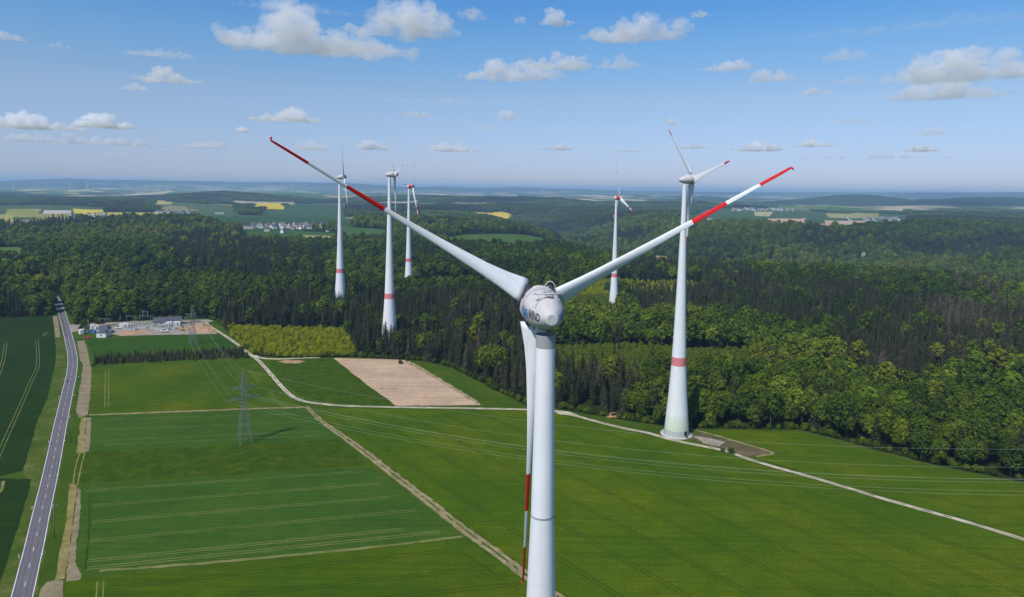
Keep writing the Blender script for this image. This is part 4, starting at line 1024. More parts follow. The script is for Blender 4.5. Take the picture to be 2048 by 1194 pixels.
# ---- what grows where. Far clearings (pixel polygons traced on the ground):
FIELDS_FAR = [
    ('grass_field', [(-60, 497), (30, 495.5), (66, 500), (40, 505), (-60, 508)], (.075, .14, .03), 'small light green clearing in the woods'),
    ('grass_field', [(476, 472), (486, 461), (560, 461), (690, 468), (660, 478), (560, 476)], (.05, .105, .028), 'green field before the village'),
    ('bare_field', [(600, 472), (662, 474), (655, 480), (610, 479)], (.34, .27, .13), 'tan field before the village'),
    ('crop_field', [(330, 440), (430, 434.5), (640, 436), (732, 440), (700, 447), (600, 452), (480, 453), (440, 447)], (.036, .082, .028), 'wide dark green field behind the village'),
    ('crop_field', [(672, 455), (692, 454), (778, 461), (776, 472), (690, 474)], (.055, .115, .03), 'green field beside the village'),
    ('grass_field', [(875, 479), (935, 470), (985, 469.5), (1080, 476), (1118, 481), (1080, 487), (980, 487), (900, 484)], (.065, .125, .022), 'bright green clearing on the wooded ridge'),
    ('bare_field', [(1100, 479.5), (1147, 481), (1120, 485.5)], (.42, .29, .20), 'brown patch beside the bright clearing'),
    ('bare_field', [(1303, 512.5), (1335, 515), (1325, 519), (1306, 516)], (.36, .25, .17), 'small brown clearing'),
    ('rapeseed_field', [(512, 408), (572, 407.5), (568, 414.5), (497, 414.5)], (.55, .42, .03), 'yellow rapeseed field'),
    ('crop_field', [(540, 404), (590, 404), (575, 407.5), (520, 408)], (.32, .27, .12), 'tan field above the rapeseed'),
    ('crop_field', [(575, 406), (700, 408), (690, 430), (560, 430), (490, 420), (570, 415)], (.05, .095, .035), 'green slope below the rapeseed'),
    ('rapeseed_field', [(936, 422.5), (1000, 422.5), (1032, 426), (1020, 428.5), (945, 427.5)], (.60, .44, .05), 'narrow yellow field between the woods'),
    ('crop_field', [(1032, 425.5), (1180, 430), (1160, 433.5), (1040, 429)], (.17, .20, .08), 'pale strip field between the woods'),
    ('crop_field', [(-80, 411), (30, 411), (160, 413), (215, 416), (210, 440), (120, 436), (60, 446), (-80, 445)], (.06, .10, .035), 'patchwork of fields at the far plateau'),
    ('rapeseed_field', [(15, 419.5), (83, 419), (75, 428), (8, 427.5)], (.24, .25, .06), 'yellow green field on the far plateau'),
    ('rapeseed_field', [(146, 418.5), (205, 420.5), (208, 424), (148, 423.5)], (.55, .46, .04), 'bright yellow strip on the far plateau'),
    ('rapeseed_field', [(-60, 430), (26, 430), (24, 436), (-60, 436)], (.34, .30, .07), 'yellow field at the plateau edge'),
    ('crop_field', [(74, 429.5), (140, 428.5), (132, 436), (66, 435.5)], (.28, .24, .07), 'ochre field on the far plateau'),
    ('bare_field', [(88, 421.5), (143, 422), (142, 423.5), (86, 423)], (.50, .44, .36), 'pale strip on the far plateau'),
    ('bare_field', [(-60, 441), (62, 441), (58, 446), (-60, 446)], (.42, .35, .24), 'tan field at the plateau edge'),
    ('crop_field', [(305, 403), (345, 402), (400, 408), (470, 412), (480, 425), (400, 428), (330, 424), (305, 412)], (.07, .115, .045), 'pale green slope at the far village'),
    ('rapeseed_field', [(305, 402), (330, 401.5), (345, 404.5), (305, 405.5)], (.42, .33, .10), 'ochre patch on the far slope'),
    ('crop_field', [(318, 413), (370, 413), (400, 417), (330, 419)], (.22, .20, .08), 'tan strip on the far slope'),
    ('crop_field', [(1405, 418), (1590, 420), (1830, 430), (1800, 448), (1700, 452), (1590, 450), (1440, 444), (1330, 440)], (.055, .10, .035), 'green plateau around the two villages'),
    ('bare_field', [(1535, 438.5), (1612, 437.5), (1606, 446), (1542, 447)], (.48, .33, .23), 'pink brown field on the green plateau'),
    ('bare_field', [(1648, 442), (1750, 443), (1722, 446.5), (1652, 445)], (.45, .34, .23), 'long pale brown field by the small village'),
    ('bare_field', [(1641, 449), (1677, 448), (1668, 453.5), (1638, 453)], (.46, .28, .18), 'reddish field at the wood edge'),
    ('crop_field', [(1508, 424), (1546, 424.5), (1538, 428), (1510, 427)], (.42, .36, .18), 'straw coloured field below the village'),
    ('crop_field', [(1650, 427.5), (1700, 429), (1760, 428), (1756, 430.5), (1660, 431)], (.30, .28, .10), 'ochre strips above the small village'),
    ('bare_field', [(1760, 446.5), (1815, 446), (1812, 448.5), (1764, 449)], (.44, .35, .25), 'pale field beside the small village'),
]
FAR_POLYS = []
def flat_mat(c):
    m, nt, p = new_mat('far_crop'); v = coords(nt)
    b = ramp(nt, noise(nt, v, 1 / 60., 5, .65), [(.3, tuple(x * .78 for x in c)), (.7, tuple(min(1, x * 1.2) for x in c))])
    nt.links.new(b, p.inputs['Base Color']); p.inputs['Roughness'].default_value = 1; p.inputs['Specular IOR Level'].default_value = 0
    return m
for k, (nm, pp, c, lab) in enumerate(FIELDS_FAR):
    ym = sum(y for _, y in pp) / len(pp)
    w_ = [tuple(at_terrain(x, y + (.135 * (y - horizon(x)) if y > ym else 0))[:2]) for x, y in pp]   # the woods in front hide the near strip
    FAR_POLYS.append(w_)
    bm = bmesh.new(); f = bm.faces.new([bm.verts.new((x, y, 0)) for x, y in w_])
    bmesh.ops.triangulate(bm, faces=[f])
    for _ in range(5):
        es = [e for e in bm.edges if e.calc_length() > 90]
        if not es: break
        bmesh.ops.subdivide_edges(bm, edges=es, cuts=1)
        bmesh.ops.triangulate(bm, faces=bm.faces[:])
    co = np.array([v.co[:2] for v in bm.verts]); zz = height(co[:, 0], co[:, 1])
    for v, z in zip(bm.verts, zz): v.co.z = z + 2.0 + .12 * (k % 9) + (1.0 if c[0] > .15 else 0)
    bm.normal_update()
    for f in bm.faces:
        if f.normal.z < 0: f.normal_flip()
        f.smooth = True
    me = bpy.data.meshes.new(nm); bm.to_mesh(me); bm.free(); me.materials.append(flat_mat(c))
    o = bpy.data.objects.new(nm, me); col.objects.link(o); tag(o, lab, kind='structure')
# type zones in the photograph's plan (canopy pixels -> what stand grows there)
Z_YELLOW = [[(455, 655), (690, 662), (712, 700), (700, 722), (600, 726), (500, 720), (462, 680)], [(1150, 562), (1260, 561), (1400, 566), (1415, 586), (1250, 592), (1150, 592)], [(18, 556), (95, 552), (112, 580), (25, 588)], [(1960, 738), (2120, 724), (2120, 748), (1960, 758)]]
Z_LOW = [[(1095, 698), (1250, 692), (1360, 702), (1500, 702), (1500, 758), (1370, 772), (1240, 768), (1120, 742)], [(1120, 596), (1215, 592), (1250, 640), (1130, 640)], [(840, 560), (940, 555), (980, 585), (860, 585)], [(300, 545), (420, 540), (430, 560), (310, 566)]]
Z_SPRUCE = [[(425, 585), (560, 582), (760, 585), (1060, 580), (1060, 690), (960, 720), (860, 715), (700, 705), (690, 660), (440, 650)],
            [(950, 712), (1060, 720), (1060, 812), (950, 770)], [(1095, 705), (1230, 720), (1290, 760), (1225, 812), (1110, 812)],
            [(1255, 580), (1400, 582), (1530, 560), (1760, 570), (1800, 640), (1990, 640), (2060, 560), (2200, 560), (2200, 690), (2060, 712), (1880, 742), (1700, 742), (1660, 660), (1560, 640), (1440, 625), (1260, 620)],
            [(1245, 520), (1400, 520), (1520, 540), (1530, 556), (1400, 556), (1240, 548)], [(330, 470), (520, 475), (640, 500), (660, 560), (480, 556), (330, 510)],
            [(1610, 455), (1760, 470), (1640, 502), (1600, 480)], [(1800, 490), (2060, 465), (2060, 500), (1830, 520)], [(-50, 420), (290, 400), (290, 415), (-50, 420)], [(0, 440), (160, 436), (160, 455), (0, 470)], [(1230, 470), (1290, 455), (1290, 480), (1240, 490)],
            [(-40, 580), (50, 590), (60, 640), (-40, 640)]]
Z_BROAD = [[(90, 470), (330, 470), (340, 520), (470, 560), (440, 660), (110, 660)], [(880, 500), (1230, 500), (1230, 560), (900, 560)], [(1390, 500), (1660, 500), (1640, 560), (1540, 560)], [(1500, 520), (1800, 520), (1780, 560), (1560, 566)], [(430, 480), (680, 480), (680, 520), (520, 530)], [(830, 560), (1060, 560), (1050, 590), (830, 585)], [(1225, 730), (1500, 740), (1700, 745), (2200, 745), (2200, 1000), (1230, 840)], [(1095, 590), (1250, 610), (1440, 625), (1500, 640), (1640, 655), (1690, 740), (1500, 735), (1490, 690), (1240, 682), (1100, 684)], [(110, 560), (440, 560), (440, 650), (120, 650)], [(1500, 655), (1600, 650), (1700, 745), (1500, 740)]]
Z_PALE = [[(126, 575), (250, 560), (262, 660), (150, 665)], [(58, 580), (112, 600), (110, 645), (66, 645)], [(412, 615), (442, 605), (448, 668), (422, 668)], [(1090, 590), (1260, 600), (1420, 632), (1420, 650), (1120, 650)]]
Z_GREY = [[(1750, 560), (2200, 560), (2200, 640), (1900, 650)], [(1330, 600), (1480, 600), (1480, 625), (1330, 625)]]
def inz(zs, x, y):
    r = np.zeros(x.shape, bool)
    for z in zs: r |= pin(z, x, y)
    return r
VILL = [[tuple(at_terrain(x, y)[:2]) for x, y in ((x0, y1), (x1, y1), (x1, y0), (x0, y0))] for x0, x1, y0, y1 in ((500, 668, 449, 468), (1460, 1592, 414, 424), (1685, 1820, 433, 446), (138, 216, 427, 441), (310, 382, 420, 431), (685, 855, 413, 422))]
pts = []   # x, y, z, kind, scale, rotz, tint
def lattice(rmin, rmax, sp, rnd):
    xs = np.arange(-rmax * .80, rmax * .80, sp); ys = np.arange(0, rmax, sp)
    X, Y = np.meshgrid(xs, ys); X = X.ravel() + rnd.uniform(-.42, .42, X.size) * sp; Y = Y.ravel() + rnd.uniform(-.42, .42, Y.size) * sp
    D = np.hypot(X, Y); q, z = project(np.stack([X, Y, np.full(X.shape, 10.)], -1))
    ok = (D > rmin) & (D <= rmax) & (z > 10) & (q[:, 0] > -160) & (q[:, 0] < 2210)
    return X[ok], Y[ok]
def clear(X, Y):
    ok = ~pin(OPEN, X, Y)
    ok &= open_land(X, Y) < .5
    for f in FAR_POLYS: ok &= ~pin(f, X, Y)
    for vv in VILL: ok &= ~(pin(vv, X, Y) & (_perm[(X * 7).astype(int) & 255, (Y * 7).astype(int) & 255] < .80))
    for tx, ty in TURBS: ok &= np.hypot(X - tx, Y - ty) > 9.5
    ok &= seg_dist([tuple(p) for p in ROADMID[::4]] + [(-560, 1000), (-640, 1250)], X, Y) > 7.5
    return ok
def plant(rmin, rmax, sp, scale, far=False, seed=1):
    rnd = np.random.default_rng(seed)
    X, Y = lattice(rmin, rmax, sp, rnd); k = clear(X, Y); X, Y = X[k], Y[k]
    Zg = height(X, Y)
    q, _ = project(np.stack([X, Y, Zg + 12], -1)); px, py = q[:, 0], q[:, 1]
    jx = px + 26 * (fbm(X, Y, 60, 2) - .5); jy = py + 10 * (fbm(X + 500, Y, 60, 2) - .5)
    n1 = fbm(X, Y, 260, 4); n2 = fbm(X + 4000, Y, 90, 3); n3 = fbm(X - 3000, Y, 420, 3)
    qg, _ = project(np.stack([X, Y, Zg], -1)); gx = qg[:, 0] + 14 * (fbm(X, Y, 30, 2) - .5); gy = qg[:, 1] + 6 * (fbm(X + 900, Y, 30, 2) - .5)
    yel = inz(Z_YELLOW, gx, gy); low = inz(Z_LOW, gx, gy); spr = inz(Z_SPRUCE, jx, jy); bro = inz(Z_BROAD, jx, jy); gry = inz(Z_GREY, jx, jy)
    r = rnd.random(X.size)
    sp_ = np.where(spr, r < .90, np.where(bro, r < .11, (n1 + .25 * (n2 - .5) > .61) ^ (r < .05)))
    tb = np.clip(.46 - .16 * inz(Z_BROAD[6:7], px, py) + .6 * (n2 - .5) + 1.1 * (n3 - .5) + rnd.normal(0, .13, X.size), 0, .80)
    tb = np.where(inz(Z_BROAD[6:7], px, py), np.clip(tb * .68 + np.where(r > .86, .22, 0) - np.where(r < .3, .14, 0), 0, .9), tb)
    ts = np.clip(.42 + .5 * (n2 - .5) + rnd.normal(0, .2, X.size) + np.where(gry, .30, 0) + np.where(r > .972, .4, 0), 0, 1)
    gap = rnd.random(X.size)
    tb = np.where(inz(Z_PALE, px, py), np.clip(tb + .20, .45, .80), tb)
    out = []
    for i in range(X.size):
        if not far and not sp_[i] and not yel[i] and not low[i] and gap[i] < .44: continue
        if not far and sp_[i] and gap[i] < .28: continue
        if far:
            kd = ('cs%d' if sp_[i] else 'cb%d') % rnd.integers(2); t = max(0, ts[i] - .2) if sp_[i] else float(np.clip(tb[i], .36, .68))
            out.append((X[i], Y[i], Zg[i] - 1.5, KIND[kd], scale * rnd.uniform(.85, 1.15), rnd.uniform(0, 6.28), t, 0)); continue
        if yel[i] or low[i]:
            if low[i] and r[i] < .06: kd = 's%d' % rnd.integers(4); s = .55; t = ts[i]
            else: kd = 'y%d' % rnd.integers(2); s = rnd.uniform(.6, .95); t = np.clip(rnd.normal(.96, .05), 0, 1) if yel[i] else np.clip(rnd.normal(.68, .05), 0, .78)
        elif sp_[i]: kd = 's%d' % rnd.choice(4, p=[.3, .3, .2, .2]); s = rnd.uniform(.62, 1.12); t = ts[i]
        else: kd = 'b%d' % rnd.integers(6); s = rnd.uniform(.62, 1.26); t = tb[i]
        if kd[0] == 'b': s *= 1.1
        out.append((X[i], Y[i], Zg[i] - .2, KIND[kd], s * scale, rnd.uniform(0, 6.28), t, 1))
    return out
near_pts = plant(250, 1100, 6.3, 1.0, seed=1)
# extra low plants in the plantations so that they close
rnd = np.random.default_rng(77)
for zs, tt, n in ((Z_YELLOW, .96, 1), (Z_LOW, .69, 1)):
    X, Y = lattice(250, 1000, 3.6, rnd); k = clear(X, Y); X, Y = X[k], Y[k]
    q, _ = project(np.stack([X, Y, np.full(X.shape, 0.)], -1)); k = inz(zs, q[:, 0], q[:, 1]); X, Y = X[k], Y[k]
    for x, y in zip(X, Y): near_pts.append((x, y, -.2, KIND['y%d' % rnd.integers(2)], rnd.uniform(.5, .8), rnd.uniform(0, 6), float(np.clip(rnd.normal(tt, .06), 0, 1)), 2))
# undergrowth along the wood edge
edge = W(OPEN_PX[3:-1]) 
for (x0, y0), (x1, y1) in zip(edge[:-1], edge[1:]):
    L = math.hypot(x1 - x0, y1 - y0)
    for k in range(int(L / 2.6)):
        t = rnd.random(); d = abs(rnd.normal(0, 2.2)) + .5
        nx, ny = -(y1 - y0) / L, (x1 - x0) / L
        x, y = x0 + (x1 - x0) * t + nx * d, y0 + (y1 - y0) * t + ny * d
        if not pin(OPEN, np.array([x]), np.array([y]))[0] and clear(np.array([x]), np.array([y]))[0]:
            near_pts.append((x, y, -.2, KIND['y%d' % rnd.integers(2)], rnd.uniform(.4, .85), rnd.uniform(0, 6), float(np.clip(rnd.normal(.5, .15), 0, 1)), 2))
mid_pts = plant(1100, 2000, 7.6, 1.12, seed=2)
mid2 = plant(2000, 3000, 10.5, 1.4, seed=3)
far_pts = plant(3000, 7200, 30, 1.15, True, seed=4)
print('trees', len(near_pts), len(mid_pts), len(mid2), len(far_pts))
# the largest in view become trees of their own
names = [None] * len(KIND)
for k_, v_ in KIND.items(): names[v_] = k_
def region(px, py, x, y):
    d = math.hypot(x, y)
    if px > 1700: return 'in the wood edge around the small hut' if py > 820 else 'in the wood behind the hut'
    if px > 1395: return 'at the wood edge beyond the worn plot' if py > 800 else 'deeper in the wood beyond the worn plot'
    if px > 1215: return 'behind the foot of the turbine by the gravel road'
    if px > 1092: return 'between the earth heap and the nearest turbine tower'
    if px > 940: return 'in the stand touching the end of the bare field' if py > 690 else 'in the stand behind the bare field end'
    if px > 700: return 'along the top edge of the bare field' if py > 640 else 'behind the bare field'
    if px > 430: return 'in the tall stand behind the yellowish plantation'
    return 'in the wood behind the substation'
cand = {'b': [], 's': []}
for i, t in enumerate(near_pts):
    n_ = names[t[3]][0]
    if n_ in cand and t[7] == 1:
        q, _ = project(np.array([[t[0], t[1], t[2] + 10]])); px, py = q[0]
        if -20 < px < 2068 and py < 1194 and not (1056 < px < 1108): cand[n_].append((math.hypot(t[0], t[1]), i, px, py))
own = set()
def put_tree(kindname, cm, tm, loc, rz, s, tint, label, cat, group):
    e = empty(kindname, loc, rz); tag(e, label, cat, group); e.scale = (s, s, s)
    c = bpy.data.objects.new('crown', cm); col.objects.link(c); c.parent = e; c['tint'] = float(tint)
    t = bpy.data.objects.new('trunk', tm); col.objects.link(t); t.parent = e
    return e
for key, nmb, kn, cat, cms, tms in (('b', 'broadleaf', 'broadleaf_tree', 'broadleaf tree', bc, bt), ('s', 'spruce', 'spruce_tree', 'spruce tree', sc_, st_)):
    for d, i, px, py in sorted(cand[key])[:295]:
        x, y, z, kd, s, rz, t, _ = near_pts[i]; own.add(i); j = int(names[kd][1:])
        if key == 'b': look = 'yellow green broadleaf tree' if t > .68 else ('fresh green broadleaf tree' if t > .45 else ('dark green broadleaf tree' if t > .25 else 'very dark green broadleaf tree'))
        else: look = 'greyish brown dying spruce' if t > .75 else ('dark grey green spruce' if t > .45 else 'blackish green spruce')
        reg = region(px, py, x, y)
        put_tree(kn, cms[j], tms[j], (x, y, z), rz, s, t, look + ' ' + reg, cat, look + 's ' + reg)
# row of young spruces below the substation field
rnd = np.random.default_rng(5)
hp = p2((190, 731), (497, 716.5), (476, 701), (196, 717))
cnt = 0
a0, a1, b0, b1 = [np.array(q) for q in (hp[0], hp[1], hp[3], hp[2])]
for row in range(4):
    for k in range(44):
        f = (k + rnd.uniform(-.3, .3)) / 43; v = (row + rnd.uniform(.1, .9)) / 4
        p_ = (a0 * (1 - f) + a1 * f) * (1 - v) + (b0 * (1 - f) + b1 * f) * v
        j = rnd.integers(3); s = rnd.uniform(.6, 1.05) * (1.35 if rnd.random() < .06 else 1)
        look = 'dark' if rnd.random() < .7 else 'greyish'
        row_ = ('front' if row == 0 else 'second' if row == 1 else 'third' if row == 2 else 'back')
        end = 'road end' if f < .33 else ('middle' if f < .67 else 'gravel road end')
        put_tree('young_spruce', yc[j], yt[j], (p_[0], p_[1], -.1), rnd.uniform(0, 6), s, rnd.uniform(.3, .7) if look == 'dark' else .78, '%s young spruce in the %s row of the low belt, %s' % (look, row_, end), 'young spruce', 'young spruces in the low belt, %s, %s, %s' % (look, row_, end)); cnt += 1
# bushes and single small trees standing alone
for px, py, s, t, lab in [(801, 728, 1.0, .3, 'small dark bush on the grass above the bare field'), (1462, 907, .8, .35, 'low bush at the edge of the worn plot, the nearer of two'), (1445, 903, .6, .4, 'low bush at the edge of the worn plot, the farther of two'), (590, 697, .75, .2, 'single dark bush in the yellowish plantation'),
                         (163, 660, 1.5, .35, 'round green bush at the substation entrance'), (170, 655, 1.9, .42, 'tall green bush behind the substation entrance'), (196, 648, 1.6, .3, 'dark bush behind the blue container'), (187, 732, .55, .1, 'tiny dark bush at the end of the low spruce belt'), (905, 732, .8, .3, 'small bush by the grassy corner of the bare field'), (485, 700, 1.0, .3, 'dark bush at the bend of the gravel road')]:
    g = at(px, py); put_tree('bush', uc[int(px) % 2], ut[int(px) % 2], (g[0], g[1], -.1), px, s, t, lab, 'bush', None)
rest = [t for i, t in enumerate(near_pts) if i not in own] + mid_pts + mid2 + far_pts
A = np.array([r_[:7] for r_ in rest])
me = bpy.data.meshes.new('woodland'); me.vertices.add(len(A)); me.vertices.foreach_set('co', A[:, :3].astype(np.float32).ravel())
for nm, c_, ty in (('kind_index', 3, 'INT'), ('size', 4, 'FLOAT'), ('turn', 5, 'FLOAT'), ('tint', 6, 'FLOAT')):
    a_ = me.attributes.new(nm, ty, 'POINT'); a_.data.foreach_set('value', A[:, c_].astype(np.int32 if ty == 'INT' else np.float32))
me.update()
wood = bpy.data.objects.new('woodland', me); col.objects.link(wood)
tag(wood, 'mixed wood of dark spruces and green broadleaf trees covering the plateau', 'woodland', kind='stuff')
ng = bpy.data.node_groups.new('scatter_trees', 'GeometryNodeTree')
ng.interface.new_socket('Geometry', in_out='INPUT', socket_type='NodeSocketGeometry'); ng.interface.new_socket('Geometry', in_out='OUTPUT', socket_type='NodeSocketGeometry')
gi = ng.nodes.new('NodeGroupInput'); go = ng.nodes.new('NodeGroupOutput')
m2p = ng.nodes.new('GeometryNodeMeshToPoints'); iop = ng.nodes.new('GeometryNodeInstanceOnPoints'); ci = ng.nodes.new('GeometryNodeCollectionInfo')
ci.inputs['Collection'].default_value = src; ci.inputs['Separate Children'].default_value = True; ci.inputs['Reset Children'].default_value = True
def named(nm, ty):
    n_ = ng.nodes.new('GeometryNodeInputNamedAttribute'); n_.data_type = ty; n_.inputs['Name'].default_value = nm
    return [s for s in n_.outputs if s.enabled and s.name == 'Attribute'][0]
cx = ng.nodes.new('ShaderNodeCombineXYZ')
lk = ng.links.new
lk(gi.outputs[0], m2p.inputs['Mesh']); lk(m2p.outputs[0], iop.inputs['Points']); lk(ci.outputs[0], iop.inputs['Instance'])
iop.inputs['Pick Instance'].default_value = True
lk(named('kind_index', 'INT'), iop.inputs['Instance Index']); lk(named('turn', 'FLOAT'), cx.inputs['Z']); lk(cx.outputs[0], iop.inputs['Rotation']); lk(named('size', 'FLOAT'), iop.inputs['Scale'])
lk(iop.outputs[0], go.inputs[0])
md = wood.modifiers.new('scatter', 'NODES'); md.node_group = ng
# ------------------------------------------------------------------ houses
def house_mesh(name, w, d, h, rh, wall, roof, hip=False):
    mb = MB(); a, b = w / 2, d / 2
    mb.add([(-a, -b, 0), (a, -b, 0), (a, b, 0), (-a, b, 0), (-a, -b, h), (a, -b, h), (a, b, h), (-a, b, h)], [(0, 1, 5, 4), (1, 2, 6, 5), (2, 3, 7, 6), (3, 0, 4, 7)], 0)
    mb.add([(-a, -b, h), (-a, b, h), (-a, 0, h + rh)], [(1, 0, 2)], 0); mb.add([(a, -b, h), (a, b, h), (a, 0, h + rh)], [(0, 1, 2)], 0)
    e = .5
    for s in (-1, 1):
        mb.add([(-a - e, s * (b + e), h - e * rh / b), (a + e, s * (b + e), h - e * rh / b), (a + e, 0, h + rh + .06), (-a - e, 0, h + rh + .06)], [(0, 1, 2, 3) if s < 0 else (3, 2, 1, 0)], 1)
    for k in range(max(2, int(w / 3))):
        x = -a + (k + .5) * w / max(2, int(w / 3))
        for s in (-1, 1):
            for z in ((1.6, 4.2) if h > 5 else (1.6,)): mb.box((x, s * (b + .01), z), (1.1, .08, 1.3), 2)
    mb.box((a * .3, b * .3, h + rh * .95), (.7, .7, 1.6), 0)
    return mb.mesh(name, [wall, roof, MAT['glass']])
HM = [house_mesh('house', w, d, h, rh, MAT[wl], MAT[rf]) for w, d, h, rh, wl, rf in ((12, 9, 5.6, 4, 'wall', 'roof'), (14, 9.5, 5.6, 4, 'wall', 'roof3'), (11, 9, 3.4, 4, 'wall2', 'roof2'), (10, 8.5, 5.4, 3.4, 'wall', 'roof2'), (22, 12, 4.6, 3.4, 'wall2', 'roof3'), (13, 9, 5.4, 3.8, 'wall', 'roof'))]
HDESC = ['white house with slate roof', 'white house with grey roof', 'cream house with brown roof', 'white house with brown roof', 'long cream barn with grey roof', 'white house with dark roof']
rnd = np.random.default_rng(21)
extra_trees = []
def village(n, x0, x1, y0, y1, where, tree=.5):
    k = 0; used = []
    while k < n:
        px = rnd.uniform(x0, x1); py = rnd.uniform(y0, y1)
        g = at_terrain(px, py)
        if any(math.hypot(g[0] - a, g[1] - b) < 15 for a, b in used): n -= .15; continue
        used.append((g[0], g[1])); j = int(rnd.choice(6, p=[.22, .2, .16, .16, .06, .2]))
        o = bpy.data.objects.new('house', HM[j]); col.objects.link(o); o.location = (g[0], g[1], H(g[0], g[1]) + 2.2); o.rotation_euler[2] = rnd.choice([0, .5, 1.6, 2.2]) + rnd.normal(0, .15); o.scale = (1.2,) * 3
        tag(o, HDESC[j] + ' among trees in ' + where, 'house', HDESC[j] + ' in ' + where); k += 1
village(58, 505, 655, 452, 460, 'the nearest village')
village(5, 655, 665, 455, 466, 'the nearest village'); 
village(75, 1464, 1588, 417.5, 422.5, 'the long village on the green plateau')
village(26, 1690, 1815, 436, 443.5, 'the small village at the plateau edge')
village(26, 143, 212, 430, 439, 'the village behind the spruce ridge')
village(30, 315, 378, 423, 428.5, 'the village on the far slope')
village(24, 690, 850, 416, 419.5, 'the hazy village behind the turbines')
for px, py, j, rz, lab in ((534, 464, 0, .2, 'white house standing alone in the field before the nearest village, the farther one'), (567, 467.5, 0, 1.2, 'white house standing alone in the field before the nearest village, the nearer one')):
    g = at_terrain(px, py); o = bpy.data.objects.new('house', HM[j]); col.objects.link(o); o.location = (g[0], g[1], H(g[0], g[1]) + 2.2); o.rotation_euler[2] = rz; o.scale = (1.25, 1.25, 1.3); tag(o, lab, 'house')
BARN = house_mesh('barn', 44, 16, 5, 3.5, MAT['wall2'], MAT['roof3'])
for px, py, lab in ((494, 459, 'long low barn at the wood end of the nearest village'), (1425, 440.5, 'long pale hall in the woods below the long village'), (440, 428.5, 'long pale hall on the far slope')):
    g = at_terrain(px, py); o = bpy.data.objects.new('barn', BARN); col.objects.link(o); o.location = (g[0], g[1], H(g[0], g[1]) + 2.2); tag(o, lab, 'barn')
# rock faces in the valley
rb = bmesh.new(); bmesh.ops.create_icosphere(rb, subdivisions=4, radius=1)
for v in rb.verts:
    n_ = float(fbm(np.array([v.co.x * 3 + 9]), np.array([v.co.y * 3 + v.co.z * 5]), 1, 4)[0]); v.co *= .7 + .7 * n_
rm = bpy.data.meshes.new('rock_face'); rb.to_mesh(rm); rb.free(); rm.materials.append(plain('rock', (.30, .26, .22), .95, var=.35, scale=2))
for px, py, s, lab in ((1311, 481, (13, 6, 9), 'pale rock face among the trees of the valley side'), (1322, 485, (8, 5, 6), 'small grey rock face low on the valley side'), (1727, 517, (7, 5, 16), 'thin upright rock rib in the wooded valley'), (1690, 528, (16, 6, 7), 'broad broken rock slope in the wooded valley'), (1784, 514, (14, 6, 5), 'pale rock ledge on the wooded slope')):
    g = at_terrain(px, py, 8); o = bpy.data.objects.new('rock_face', rm); col.objects.link(o); o.location = (g[0], g[1], H(g[0], g[1]) + 10); o.scale = s; tag(o, lab, 'rock face')

# ------------------------------------------------------------------ substation
def G(px, py): return at(px, py)
def thing(name, px, py, label, cat, group=None, rz=0.0):
    g = G(px, py); t = empty(name, (g[0], g[1], .09), rz); return tag(t, label, cat, group)
sheet('yard', p2((190, 655), (300, 645), (392, 642), (412, 648), (424, 657), (436, 666), (430, 668), (306, 670), (240, 672), (225, 668), (190, 665)), MAT['yard'], .05, 'gravelled substation yard', .6, None, 3)
sheet('bare_patch', p2((235, 664), (275, 661), (300, 662), (290, 668), (250, 671)), MAT['earth'], .07, None, .6, None, 2)
A_ = G(306, 651); B_ = G(362, 648.5); d_ = B_ - A_; wlen = float(np.linalg.norm(d_)); rz_ = math.atan2(d_[1], d_[0])
t = empty('switch_building', ((A_ + B_) / 2 + np.array([-math.sin(rz_), math.cos(rz_), 0]) * 5).tolist(), rz_); tag(t, 'long pale building with dark blue grey roof at the back of the substation', 'building')
mb = MB(); mb.box((0, 0, 2.0), (wlen, 10, 4.0)); mb.add([(-wlen / 2, -5, 4), (-wlen / 2, 5, 4), (-wlen / 2, 0, 7.4), (wlen / 2, -5, 4), (wlen / 2, 5, 4), (wlen / 2, 0, 7.4)], [(1, 0, 2), (3, 4, 5)]); mb.build('wall', MAT['wall'], t)
mb = MB()
for s in (-1, 1):
    q = [(-wlen / 2 - .6, s * 5.8, 3.5), (wlen / 2 + .6, s * 5.8, 3.5), (wlen / 2 + .6, 0, 7.6), (-wlen / 2 - .6, 0, 7.6)]
    mb.add(q + [(x, y, z - .15) for x, y, z in q], [(0, 1, 2, 3), (7, 6, 5, 4), (0, 4, 5, 1), (1, 5, 6, 2), (3, 7, 4, 0)])
mb.build('roof', MAT['roof'], t)
for k in range(5): q = MB(); q.box((-wlen * .4 + k * wlen * .2, -5.04, 2), (1.6, .1, 1.3)); q.build('window', MAT['glass'], t)
q = MB(); q.box((wlen * .30, -5.05, 1.4), (2.6, .12, 2.8)); q.build('door', MAT['roof3'], t)
def small_house(px, py, w, d, h, rh, lab, rz=.05, name='house'):
    t = thing(name, px, py, lab, 'small building', None, rz)
    mb = MB(); mb.box((0, 0, h / 2), (w, d, h)); mb.build('wall', MAT['wall'], t)
    r = MB(); a, b = w / 2 + .4, d / 2 + .4
    r.add([(-a, -b, h), (a, -b, h), (a, b, h), (-a, b, h), (-a * .45, 0, h + rh), (a * .45, 0, h + rh)], [(0, 1, 5, 4), (1, 2, 5), (2, 3, 4, 5), (3, 0, 4)]); r.build('roof', MAT['roof'], t)
    q = MB(); q.box((0, -d / 2 - .03, h * .5), (1.4, .1, 1.2)); q.build('window', MAT['glass'], t)
small_house(206, 674, 8.5, 6.5, 4.4, 2.6, 'white transformer house with dark hipped roof, nearest the green field')
small_house(209, 666, 10, 8, 4.2, 3.4, 'white transformer house with dark hipped roof, behind the nearer one')
